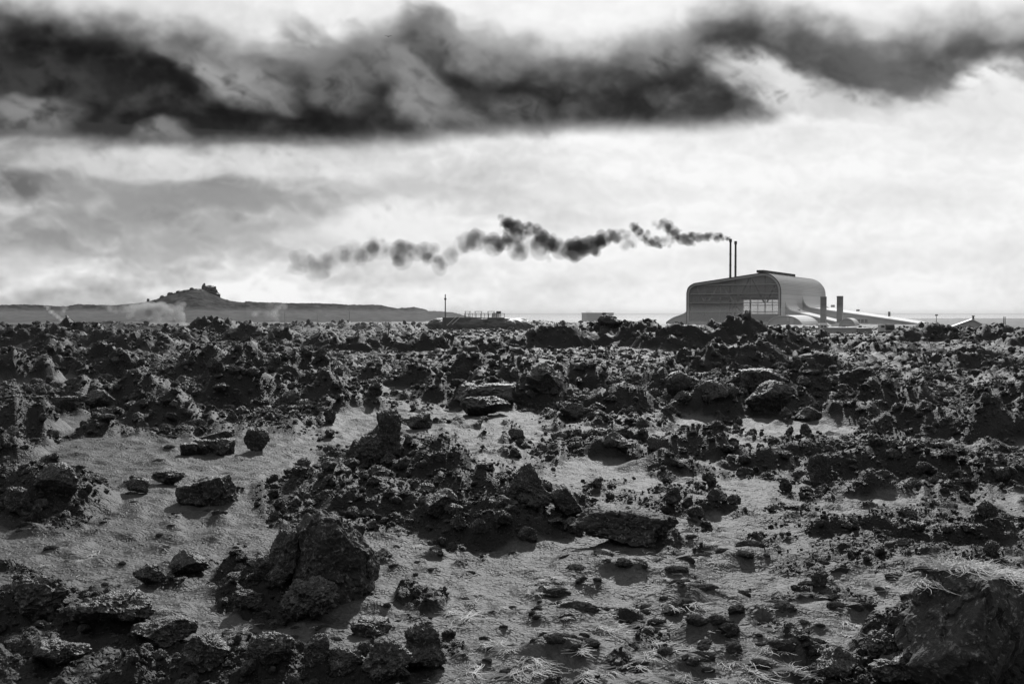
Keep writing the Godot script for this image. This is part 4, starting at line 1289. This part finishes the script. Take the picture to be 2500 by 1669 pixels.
func make_plant() -> void:
	make_hall()
	# smoking chimneys behind the hall
	for q in [[1784.0, 583.0, 505.0, "taller thin dark chimney, pouring smoke above the plant hall"], [1796.5, 588.5, 512.0, "slightly lower thin dark chimney beside the smoking one"]]:
		var p := at_d(q[0] / K, q[1] / K, q[2])
		var t := base("chimney", Vector3(p.x, 0, p.z))
		tag(t, q[3], "chimney")
		put("shaft", tube(.62, .5, p.y, 16), M.dark_steel, t, Vector3(0, p.y / 2, 0))
		put("collar", tube(.72, .72, 1.6, 16), M.dark_steel, t, Vector3(0, p.y - .8, 0))
		for k in 5: put("flange", tube(.66, .66, .25, 16), M.dark_steel, t, Vector3(0, p.y * (.3 + .13 * k), 0))
	# vaulted shed before the wings
	var t := base("vaulted_shed", Vector3(HX, 0, -HD), deg_to_rad(-30.0))
	tag(t, "low barrel-vaulted metal shed with an arched end, beside the hall", "building")
	var arc := PackedVector2Array()
	var l := hp(1869, 791, -25.0)
	var r := hp(1962, 791, -25.0)
	var top := hp(1908, 769, -25.0).y
	for i in 19:
		var a := PI - PI * i / 18.0
		arc.append(Vector2((l.x + r.x) / 2 + cos(a) * (r.x - l.x) / 2, -1.0 + sin(a) * (top + 1.0)))
	put("roof", skin(arc, 25.0, -5.0, .3), M.metal_sheet, t)
	var gp := PackedVector2Array()
	for i in 19:
		gp.append(Vector2((l.x + r.x) / 2 + (arc[i].x - (l.x + r.x) / 2) * .97, -1.0 + (arc[i].y + 1.0) * .96))
	put("end_wall", prism(gp, 24.6, 24.2), M.metal_wall, t)
	put("end_wall", prism(gp, -4.0, -4.4), M.metal_wall, t)
	var da := hp(1929, 792, -24.9)
	var db := hp(1937, 775, -24.9)
	put("door", prism(PackedVector2Array([da, Vector2(db.x, da.y), db, Vector2(da.x, db.y)]), 24.9, 24.62), M.white, t)
	da = hp(1921, 783, -24.9)
	db = hp(1925, 774, -24.9)
	put("window", prism(PackedVector2Array([da, Vector2(db.x, da.y), db, Vector2(da.x, db.y)]), 24.9, 24.62), M.white, t)
	stack(2003.5, 2019.0, 726.5, 402.0, "square grey exhaust stack standing closer to the rounded hall")
	stack(2043.5, 2059.5, 725.0, 396.0, "square grey exhaust stack with a dark rim, farther from the hall")
	# small round-roofed annex right of the stacks
	t = base("round_annex", at_d(2072 / K, 790 / K, 392.0) * Vector3(1, 0, 1), deg_to_rad(-30))
	tag(t, "small white round-roofed annex behind the farther exhaust stack", "building")
	arc = PackedVector2Array()
	for i in 13: arc.append(Vector2(-cos(PI * i / 12.0) * 3.2, sin(PI * i / 12.0) * 3.4))
	put("roof", skin(arc, 3, -6, .25), M.white, t)
	gp = PackedVector2Array()
	for i in 13: gp.append(arc[i] * .96)
	put("end_wall", prism(gp, 2.7, 2.4), M.metal_wall, t)
	# low service block with its wall, door gap and container beside it
	block("service_block", 2005, 2092, 800.5, 822, 232, "low grey concrete service block in front of the exhaust stacks", M.plaster, "building")
	block("stained_wall", 2093.5, 2129, 802, 822, 236, "low wall with dark rain stains beside the service block", M.concrete, "wall")
	make_truck()
	# hut with a gable roof
	hut()
	# tank building on the plain
	var p0 := at_d(1425 / K, 790 / K, 640.0)
	var p1 := at_d(1493 / K, 764.5 / K, 640.0)
	t = base("ribbed_shed", Vector3((p0.x + p1.x) / 2, 0, p0.z), deg_to_rad(8))
	tag(t, "pale ribbed flat-roofed shed alone on the plain before the sea", "building")
	put("wall", box(Vector3(p1.x - p0.x, p1.y + 1, 14)), M.metal_wall, t, Vector3(0, (p1.y - 1) / 2, 0))
	for k in 22: put("rib", box(Vector3(.22, p1.y, .3)), M.metal_wall, t, Vector3(-(p1.x - p0.x) / 2 + .4 + k * ((p1.x - p0.x) - .8) / 21, p1.y / 2 - .2, 7.1))
	put("roof_edge", box(Vector3(p1.x - p0.x + .4, .35, 14.4)), M.steel, t, Vector3(0, p1.y + .2, 0))
	for k in 4: put("railing", beam(Vector3(-8 + k * 1.1, p1.y, 3), Vector3(-8 + k * 1.1, p1.y + 1.2, 3), .12, .12), M.steel, t)
	put("railing", beam(Vector3(-8.1, p1.y + 1.2, 3), Vector3(-4.6, p1.y + 1.2, 3), .12, .12), M.steel, t)

func block(called: String, px0: float, px1: float, py0: float, py1: float, d: float, label: String, mat: Material, cat: String) -> void:
	var a := at_d(px0 / K, py0 / K, d)
	var b := at_d(px1 / K, py1 / K, d)
	var t := base(called, Vector3((a.x + b.x) / 2, 0, a.z - 2))
	tag(t, label, cat)
	var w := b.x - a.x
	put("wall", box(Vector3(w, a.y + 1.5, 4)), mat, t, Vector3(0, (a.y - 1.5) / 2, 0))
	put("coping", box(Vector3(w + .2, .14, 4.2)), M.white, t, Vector3(0, a.y + .08, 0))
	if called == "service_block":
		for k in 2: put("window", box(Vector3(.5, .42, .2)), M.window, t, Vector3(-w / 2 + .5 + k * .75, a.y + .36, 1.2))
		put("roof_box", box(Vector3(2.0, .7, 1.2)), M.white, t, Vector3(-w / 2 + .9, a.y + .5, .5))
	else:
		for k in 4: put("stain", box(Vector3(.05, a.y * .6, .02)), M.steel, t, Vector3(-w * .35 + k * w * .22, a.y * .55, 2.01))
		put("end_post", box(Vector3(.18, a.y + 1.5, .3)), M.dark, t, Vector3(-w / 2 - .1, (a.y - 1.5) / 2, 1.9))

func make_truck() -> void:
	var p := at_d(2165 / K, 815 / K, 240.0)
	var t := base("utility_truck", Vector3(p.x, maxf(height(p.x, p.z), 0.0), p.z))
	tag(t, "small utility truck with a white cab and a dark drum behind", "truck")
	put("chassis", box(Vector3(3.6, .25, 1.6)), M.dark, t, Vector3(0, .65, 0))
	var cab := put("cab", box(Vector3(1.2, 1.7, 1.7)), M.white, t, Vector3(-1.2, 1.6, 0))
	put("window", box(Vector3(.8, .55, .04)), M.window, cab, Vector3(0, .35, .86))
	var dm := put("drum", tube(.75, .75, 1.9, 18), M.dark, t, Vector3(.75, 1.75, 0))
	dm.rotation.z = PI / 2
	put("bed", box(Vector3(2.2, .3, 1.7)), M.steel, t, Vector3(.7, .9, 0))
	for k in 4:
		var w := put("wheel", tube(.42, .42, .3, 18), M.dark_steel, t, Vector3(-1.1 if k % 2 else 1.1, .42, .75 if k < 2 else -.75))
		w.rotation.x = PI / 2
		put("hub", tube(.2, .2, .34, 12), M.pole, w)

func hut() -> void:
	var d := 330.0
	var a := at_d(2322 / K, 800 / K, d)
	var b := at_d(2405 / K, 800 / K, d)
	var top := at_d(2375 / K, 780.5 / K, d)
	var t := base("gabled_hut", Vector3(top.x, 0, a.z), deg_to_rad(-22))
	tag(t, "pale gable-roofed hut with two dark roof vents", "building")
	var l := a.x - top.x
	var poly := PackedVector2Array([Vector2(l, -1), Vector2(-l * .75, -1), Vector2(-l * .75, a.y), Vector2(0, top.y), Vector2(l, a.y)])
	put("end_wall", prism(poly, 0, -.3), M.plaster, t)
	put("end_wall", prism(poly, -11.7, -12), M.plaster, t)
	put("roof", skin(PackedVector2Array([Vector2(l * 1.06, a.y - .1), Vector2(0, top.y + .25), Vector2(-l * .8, a.y - .1)]), .5, -12.5, .2), M.metal_sheet, t)
	for k in 2:
		put("wall", prism(PackedVector2Array([Vector2(l, -1), Vector2(l + .3, -1), Vector2(l + .3, a.y - .3), Vector2(l, a.y - .3)]) if k == 0 else PackedVector2Array([Vector2(-l * .75 - .3, -1), Vector2(-l * .75, -1), Vector2(-l * .75, a.y - .3), Vector2(-l * .75 - .3, a.y - .3)]), -.31, -11.69), M.plaster, t)
		var vt := put("roof_vent", tube(.28, .28, 1.3, 12), M.dark_steel, t, Vector3(.4, top.y + .6, -2.5 - k * 1.7))
		put("vent_hood", tube(.42, .42, .25, 12), M.dark_steel, vt, Vector3(0, .7, 0))

func make_platform() -> void:
	# a lookout deck on a walled mound, with railing, gate frames, a board and stairs
	var d := 300.0
	var L := at_d(1134 / K, 774 / K, d)
	var R := at_d(1232 / K, 774 / K, d)
	var W0 := at_d(1080 / K, 774.5 / K, d)
	# the mound under it
	var mw := 1.0
	var mound := rock_mesh(810, 5, Vector3((R.x - W0.x) * 1.75, L.y + 2.2, 20), {"cuts": 0, "planes": [[Vector3(0, 1, 0), .62]], "rough": .08, "fine": .03})
	var mo := put("platform_mound", mound, M.rock, null, Vector3((W0.x + R.x) / 2 + 1.5, -2.35, -d - 8))
	tag(mo, "flat-topped dark earth mound that carries the railed viewing deck", "mound")
	var t := base("viewing_platform", Vector3((W0.x + R.x) / 2, 0, -d))
	tag(t, "dark viewing deck with railings and frames on a flat-topped mound", "platform")
	var w := R.x - W0.x
	put("retaining_wall", box(Vector3(w, 2.6, 8)), M.dark, t, Vector3(0, L.y - 1.35, -4))
	var x0 := L.x - t.position.x
	var x1 := R.x - t.position.x
	var y := L.y
	var s := d / 2430.0
	put("top_rail", beam(Vector3(x0, y + 9 * s, -.2), Vector3(x1, y + 9 * s, -.2), .14, .14), M.dark_steel, t)
	put("mid_rail", beam(Vector3(x0, y + 4.5 * s, -.2), Vector3(x1, y + 4.5 * s, -.2), .09, .09), M.dark_steel, t)
	for k in 11: put("rail_post", beam(Vector3(lerpf(x0, x1, k / 10.0), y - .1, -.2), Vector3(lerpf(x0, x1, k / 10.0), y + 9 * s, -.2), .12, .12), M.dark_steel, t)
	for q in [[1136, 1147], [1160, 1175], [1191.5, 1206]]:
		var a: float = (q[0] - 1250.0) / 2430.0 * d - t.position.x
		var b: float = (q[1] - 1250.0) / 2430.0 * d - t.position.x
		for x in [a, b]: put("frame_post", beam(Vector3(x, y - .1, -.5), Vector3(x, y + 14.5 * s, -.5), .17, .17), M.dark_steel, t)
		put("frame_beam", beam(Vector3(a - .25, y + 14 * s, -.5), Vector3(b + .25, y + 14 * s, -.5), .13, .13), M.dark_steel, t)
	var ba := (1212 - 1250.0) / 2430.0 * d - t.position.x
	var bb := (1222.5 - 1250.0) / 2430.0 * d - t.position.x
	for x in [ba, bb]: put("frame_post", beam(Vector3(x, y - .1, -.5), Vector3(x, y + 14.5 * s, -.5), .15, .15), M.dark_steel, t)
	put("board", box(Vector3(bb - ba, 5.4 * s, .1)), M.dark_steel, t, Vector3((ba + bb) / 2, y + 11.8 * s, -.38))
	for q in [[1091, 794, 1114, 772.5], [1103.5, 792, 1124, 773]]:
		var a := at_d(q[0] / K, q[1] / K, d - 3.0)
		var b := at_d(q[2] / K, q[3] / K, d - 1.0)
		put("stair_handrail", beam(a - t.position, b - t.position, .12, .12), M.white, t)
	for k in 8:
		var a := at_d(1097 / K, 795 / K, d - 2.8).lerp(at_d(1119 / K, 774.5 / K, d - .8), k / 7.0) - t.position
		put("step", box(Vector3(1.5, .1, .35)), M.dark, t, a)

func pole(px: float, py: float, base_y: float, d: float, r: float, mat: Material, called: String, label: String, cat: String, head := 0, group := "") -> void:
	var p := at_d(px / K, py / K, d)
	var g := minf(height(p.x, p.z), 3.0)
	var t := base(called, Vector3(p.x, g, p.z))
	tag(t, label, cat, group)
	put("pole", tube(r * 1.15, r * .8, p.y - g, 12), mat, t, Vector3(0, (p.y - g) / 2, 0))
	if head == 1:
		put("arm", beam(Vector3(0, p.y - g - .05, 0), Vector3(-1.1, p.y - g + .15, 0), .1, .1), mat, t)
		put("lamp_head", box(Vector3(.8, .2, .35)), mat, t, Vector3(-1.4, p.y - g + .2, 0))
	elif head == 2:
		put("clamp", tube(r * 1.9, r * 1.9, .5, 12), mat, t, Vector3(0, (p.y - g) * .87, 0))
	elif head == 3:
		put("lamp_head", box(Vector3(.9, .5, .5)), M.dark, t, Vector3(0, p.y - g, 0))

func make_poles() -> void:
	pole(1087, 718, 800, 298, .18, M.dark_steel, "mast", "tall dark mast at the left end of the viewing platform", "mast", 2)
	pole(695, 761, 797, 380, .14, M.pole, "street_lamp", "thin pale pole before the ridge, closest to the small steam plume", "pole", 0)
	pole(774, 761, 798, 380, .14, M.pole, "street_lamp", "thin pale pole standing between two low lava mounds", "pole", 0)
	pole(853, 756, 798, 380, .13, M.steel, "street_lamp", "grey street lamp with a short arm beside a cabin", "street lamp", 1)
	pole(2287, 769, 788, 360, .13, M.steel, "floodlight_post", "slim post with a small dark floodlight left of the hut", "lamp post", 3)
	pole(2451.5, 772.5, 798, 330, .14, M.dark_steel, "post", "tall twin post right of the gable-roofed hut", "post", 0, "twin posts beside the hut")
	pole(2455, 772.5, 798, 330, .14, M.dark_steel, "post", "tall twin post right of the gable-roofed hut", "post", 0, "twin posts beside the hut")
	for q in [[842, 792, 12, 8, "small pale cabin beside the grey street lamp"], [788, 793.5, 7, 5, "tiny white box hut between the lamp and the pale pole"]]:
		var p := at_d(q[0] / K, q[1] / K, 375.0)
		var t := base("cabin", Vector3(p.x, p.y - q[3] / 2430.0 * 375 * 1.2, p.z))
		tag(t, q[4], "cabin")
		var s := 375.0 / 2430.0
		put("wall", box(Vector3(q[2] * s, q[3] * s * 1.6, 2)), M.plaster, t, Vector3(0, q[3] * s * .8, 0))
		put("roof", box(Vector3(q[2] * s + .3, .2, 2.3)), M.steel, t, Vector3(0, q[3] * s * 1.6 + .1, 0))
		put("door", box(Vector3(.6, q[3] * s * 1.1, .06)), M.dark, t, Vector3(q[2] * s * .2, q[3] * s * .6, 1.03))

func make_bird() -> void:
	var p := at_d(948 / K, 90 / K, 120.0)
	var t := base("bird", p)
	tag(t, "tiny dark bird flying under the dark cloud", "bird")
	put("body", rock_mesh(900, 3, Vector3(.12, .1, .38), {"cuts": 0, "rough": .02, "fine": 0.0}), M.dark, t)
	for s in [-1, 1]:
		var v := PackedVector3Array([Vector3(0, .06, -.08), Vector3(0, .06, .1), Vector3(s * .3, .16, .04), Vector3(s * .3, .16, -.1), Vector3(s * .55, .08, .06), Vector3(0, .09, 0), Vector3(s * .3, .18, -.03)])
		var ix := PackedInt32Array([0, 5, 6, 0, 6, 3, 5, 1, 2, 5, 2, 6, 3, 6, 4, 6, 2, 4, 0, 3, 1, 1, 3, 2, 3, 4, 2])
		put("wing", mesh_of(v, ix), M.dark, t)

# ---------------------------------------------------------------- smoke and steam
func fog_mat(l: float, dens: float) -> FogMaterial:
	var f := FogMaterial.new()
	f.albedo = grey(l)
	f.density = dens
	return f

func plume(called: String, label: String, pts: Array, d: float, l: float, dens: float, each: float, spread: float) -> void:
	# pts: x, y, radius, strength in full pixels; every point a cloudlet of small overlapping puffs
	var t := base(called, at_d(pts[0][0] / K, pts[0][1] / K, d))
	tag(t, label, "smoke" if l < 0.6 else "steam", "", "stuff")
	var mats := []
	for k in 6: mats.append(fog_mat(l, dens * [0.13, 0.26, 0.42, 0.62, 0.85, 1.1][k]))
	var s := d / 2430.0
	for q in pts:
		var n := int(each * (0.25 + 0.75 * q[3]) + 1.0)
		for k in n:
			var r: float = q[2] * s * (rng.randf_range(.2, .55) if k else .8)
			var o: Vector3 = Vector3(clampf(rng.randfn(), -1.3, 1.3) * spread, clampf(rng.randfn(), -1.3, 1.3) * spread * .8, rng.randfn() * .5) * (q[2] * s if k else 0.2)
			var turn := Vector3(rng.randf() * 3, rng.randf() * 3, rng.randf() * 3)
			var shape := Vector3(rng.randf_range(.8, 1.35), rng.randf_range(.7, 1.1), 1.0)
			var which := clampi(int(q[3] * 4.6 + rng.randf() * 1.4 - 0.6), 0, 5)
			# thicker towards the middle: each puff is two skins deep
			for layer in 2:
				var f := FogVolume.new()
				f.name = "puff"
				f.shape = RenderingServer.FOG_VOLUME_SHAPE_ELLIPSOID
				f.size = shape * r * 2.0 * [1.25, 0.75][layer]
				f.material = mats[which if k else maxi(which - 1, 0)]
				t.add_child(f, true)
				f.position = at_d(q[0] / K, q[1] / K, d) + o - t.position + Vector3(rng.randfn(), rng.randfn(), 0) * r * .15
				f.rotation = turn

func make_smoke() -> void:
	plume("smoke_plume", "dark smoke streaming left from the tall thin chimneys", [
		[1780, 582.5, 6, 1.0], [1774, 582, 7, 1.0], [1767, 580, 8, 1.0], [1758, 579, 10, 1.0], [1750, 580, 11, 1.0], [1740, 578, 11, 1.0], [1728, 579, 11, .9], [1718, 577, 12, 1.0], [1706, 579, 13, 1.0], [1694, 579, 13, .9], [1682, 584, 15, 1.0], [1668, 585, 16, 1.0], [1655, 573, 15, 1.0], [1643, 562, 14, 1.0], [1632, 552, 14, 1.0], [1622, 546, 12, .9], [1597, 545, 9, .6],
		[1640, 580, 16, .5], [1620, 588, 16, .7], [1600, 591, 15, 1.0], [1582, 588, 14, 1.0], [1568, 575, 14, 1.0], [1557, 562, 13, 1.0], [1548, 553, 11, 1.0], [1545, 588, 18, .35], [1528, 592, 18, .35], [1520, 572, 16, .5], [1504, 573, 17, 1.0], [1490, 580, 18, .8], [1474, 583, 19, .9], [1460, 590, 20, .8], [1444, 600, 22, .9], [1425, 606, 22, 1.0], [1406, 612, 24, 1.0], [1390, 610, 24, .9], [1368, 606, 24, .8], [1350, 600, 22, .8], [1334, 588, 22, .9], [1320, 572, 18, .9], [1310, 556, 15, .9],
		[1318, 612, 26, .4], [1290, 600, 26, .5], [1288, 562, 20, .8], [1268, 556, 20, 1.0], [1252, 548, 20, 1.0], [1236, 541, 16, .9], [1222, 530, 9, .6], [1255, 580, 24, .9], [1262, 608, 26, .6], [1236, 592, 24, .6], [1212, 600, 26, .55], [1190, 592, 26, .45], [1165, 592, 28, .42], [1140, 596, 24, .4], [1120, 606, 24, .42], [1100, 622, 22, .45],
		[1080, 645, 22, .5], [1062, 636, 20, .5], [1040, 618, 24, .45], [1020, 615, 22, .35], [990, 615, 26, .5], [984, 636, 24, .45], [972, 620, 26, .4], [950, 612, 24, .22], [930, 608, 26, .25], [905, 605, 28, .42], [892, 620, 26, .35], [870, 610, 26, .28], [855, 625, 26, .26], [830, 625, 26, .2], [800, 640, 30, .2], [790, 660, 32, .24], [772, 650, 30, .18], [740, 640, 30, .13], [725, 650, 24, .1]],
		500.0, 0.14, 0.16, 6.5, 0.68)
	plume("steam_plume", "broad bank of white steam rising from behind the left lava ridge", [
		[446, 800, 14, 1.0], [444, 785, 14, 1.0], [440, 768, 16, 1.0], [428, 758, 16, 1.0], [436, 745, 14, .7], [410, 766, 14, .8], [398, 785, 14, .5], [392, 752, 18, .9], [375, 760, 20, 1.0], [358, 762, 22, 1.0], [340, 758, 20, .9], [352, 745, 14, .6], [325, 762, 18, .7], [312, 750, 14, .5], [295, 752, 14, .4], [270, 747, 14, .35], [255, 745, 10, .3], [380, 780, 18, .4]],
		330.0, 0.99, 0.15, 6.0, 0.62)
	plume("steam_plume", "thin slanting wisp of steam at the left of the ridge", [[148, 780, 6, .8], [140, 774, 6, .9], [132, 768, 6, .9], [124, 760, 6, .8], [116, 752, 6, .7], [110, 747, 5, .5], [152, 764, 8, .3], [156, 752, 9, .25]], 330.0, 0.99, 0.25, 4.0, 0.5)
	plume("steam_plume", "small white steam puff before the middle of the ridge", [[676, 782, 8, .6], [672, 772, 10, .8], [670, 762, 10, .8], [678, 752, 10, .6], [690, 745, 10, .6], [696, 750, 8, .5], [655, 768, 12, .3], [622, 766, 10, .4], [630, 760, 10, .3], [660, 745, 12, .2]], 400.0, 0.99, 0.12, 4.0, 0.55)

func make_mist() -> void:
	# thin ground mist lying over the plain round the plant and under the ridge
	for q in [[Vector3(0, 2, -470), Vector3(2400, 10, 500), 0.00035]]:
		var f := FogVolume.new()
		f.name = numbered("ground_mist")
		f.shape = RenderingServer.FOG_VOLUME_SHAPE_BOX
		f.size = q[1]
		f.material = fog_mat(.95, q[2])
		add_child(f)
		f.position = q[0]
		tag(f, "thin pale ground mist over the plain round the plant", "mist", "", "stuff")

# ---------------------------------------------------------------- the scene
func _ready() -> void:
	rng.seed = 20240611
	tilt = atan((CY - HZ) / F)
	nz_a = _noise(61, 0.35, 3)
	nz_b = _noise(62, 0.25, 3)
	# camera
	var cam := Camera3D.new()
	cam.name = "camera"
	add_child(cam)
	cam.position = Vector3(0, EYE, 0)
	cam.rotation.x = -tilt
	cam.fov = rad_to_deg(2.0 * atan(CY / F))
	cam.near = 0.1
	cam.far = 40000.0
	cam.current = true
	# sky and air
	var env := Environment.new()
	env.background_mode = Environment.BG_SKY
	var sky := Sky.new()
	var pano := PanoramaSkyMaterial.new()
	pano.panorama = make_sky()
	sky.sky_material = pano
	env.sky = sky
	env.tonemap_mode = Environment.TONE_MAPPER_LINEAR
	env.tonemap_exposure = 1.0
	env.fog_enabled = true
	env.fog_density = 0.00003
	env.fog_light_color = Color(.95, .95, .95)
	env.volumetric_fog_enabled = true
	env.volumetric_fog_density = 0.0
	env.sdfgi_enabled = true
	env.ssao_enabled = true
	env.ssil_enabled = true
	var we := WorldEnvironment.new()
	we.name = "air"
	we.environment = env
	add_child(we)
	# the sun, behind thin cloud ahead and a little to the right
	var sun := DirectionalLight3D.new()
	sun.name = "sun"
	add_child(sun)
	sun.rotation = Vector3(deg_to_rad(-34.0), PI - deg_to_rad(8.0), 0)
	sun.light_energy = 1.6
	sun.light_angular_distance = 1.5
	sun.shadow_enabled = true
	print("sky ", Time.get_ticks_msec())
	make_materials()
	print("materials ", Time.get_ticks_msec())
	make_terrain()
	print("terrain ", Time.get_ticks_msec())
	make_hill()
	var sea := PlaneMesh.new()
	sea.size = Vector2(26000, 16000)
	var so := put("sea", sea, M.sea, null, Vector3(0, -3.5, -8900))
	tag(so, "bright strip of sea along the horizon", "", "", "structure")
	make_plant()
	make_platform()
	make_poles()
	print("plant ", Time.get_ticks_msec())
	make_heroes()
	print("heroes ", Time.get_ticks_msec())
	make_rocks()
	print("rocks ", Time.get_ticks_msec())
	make_hummocks()
	make_grass()
	make_bird()
	make_smoke()
	make_mist()
	print("done ", Time.get_ticks_msec())
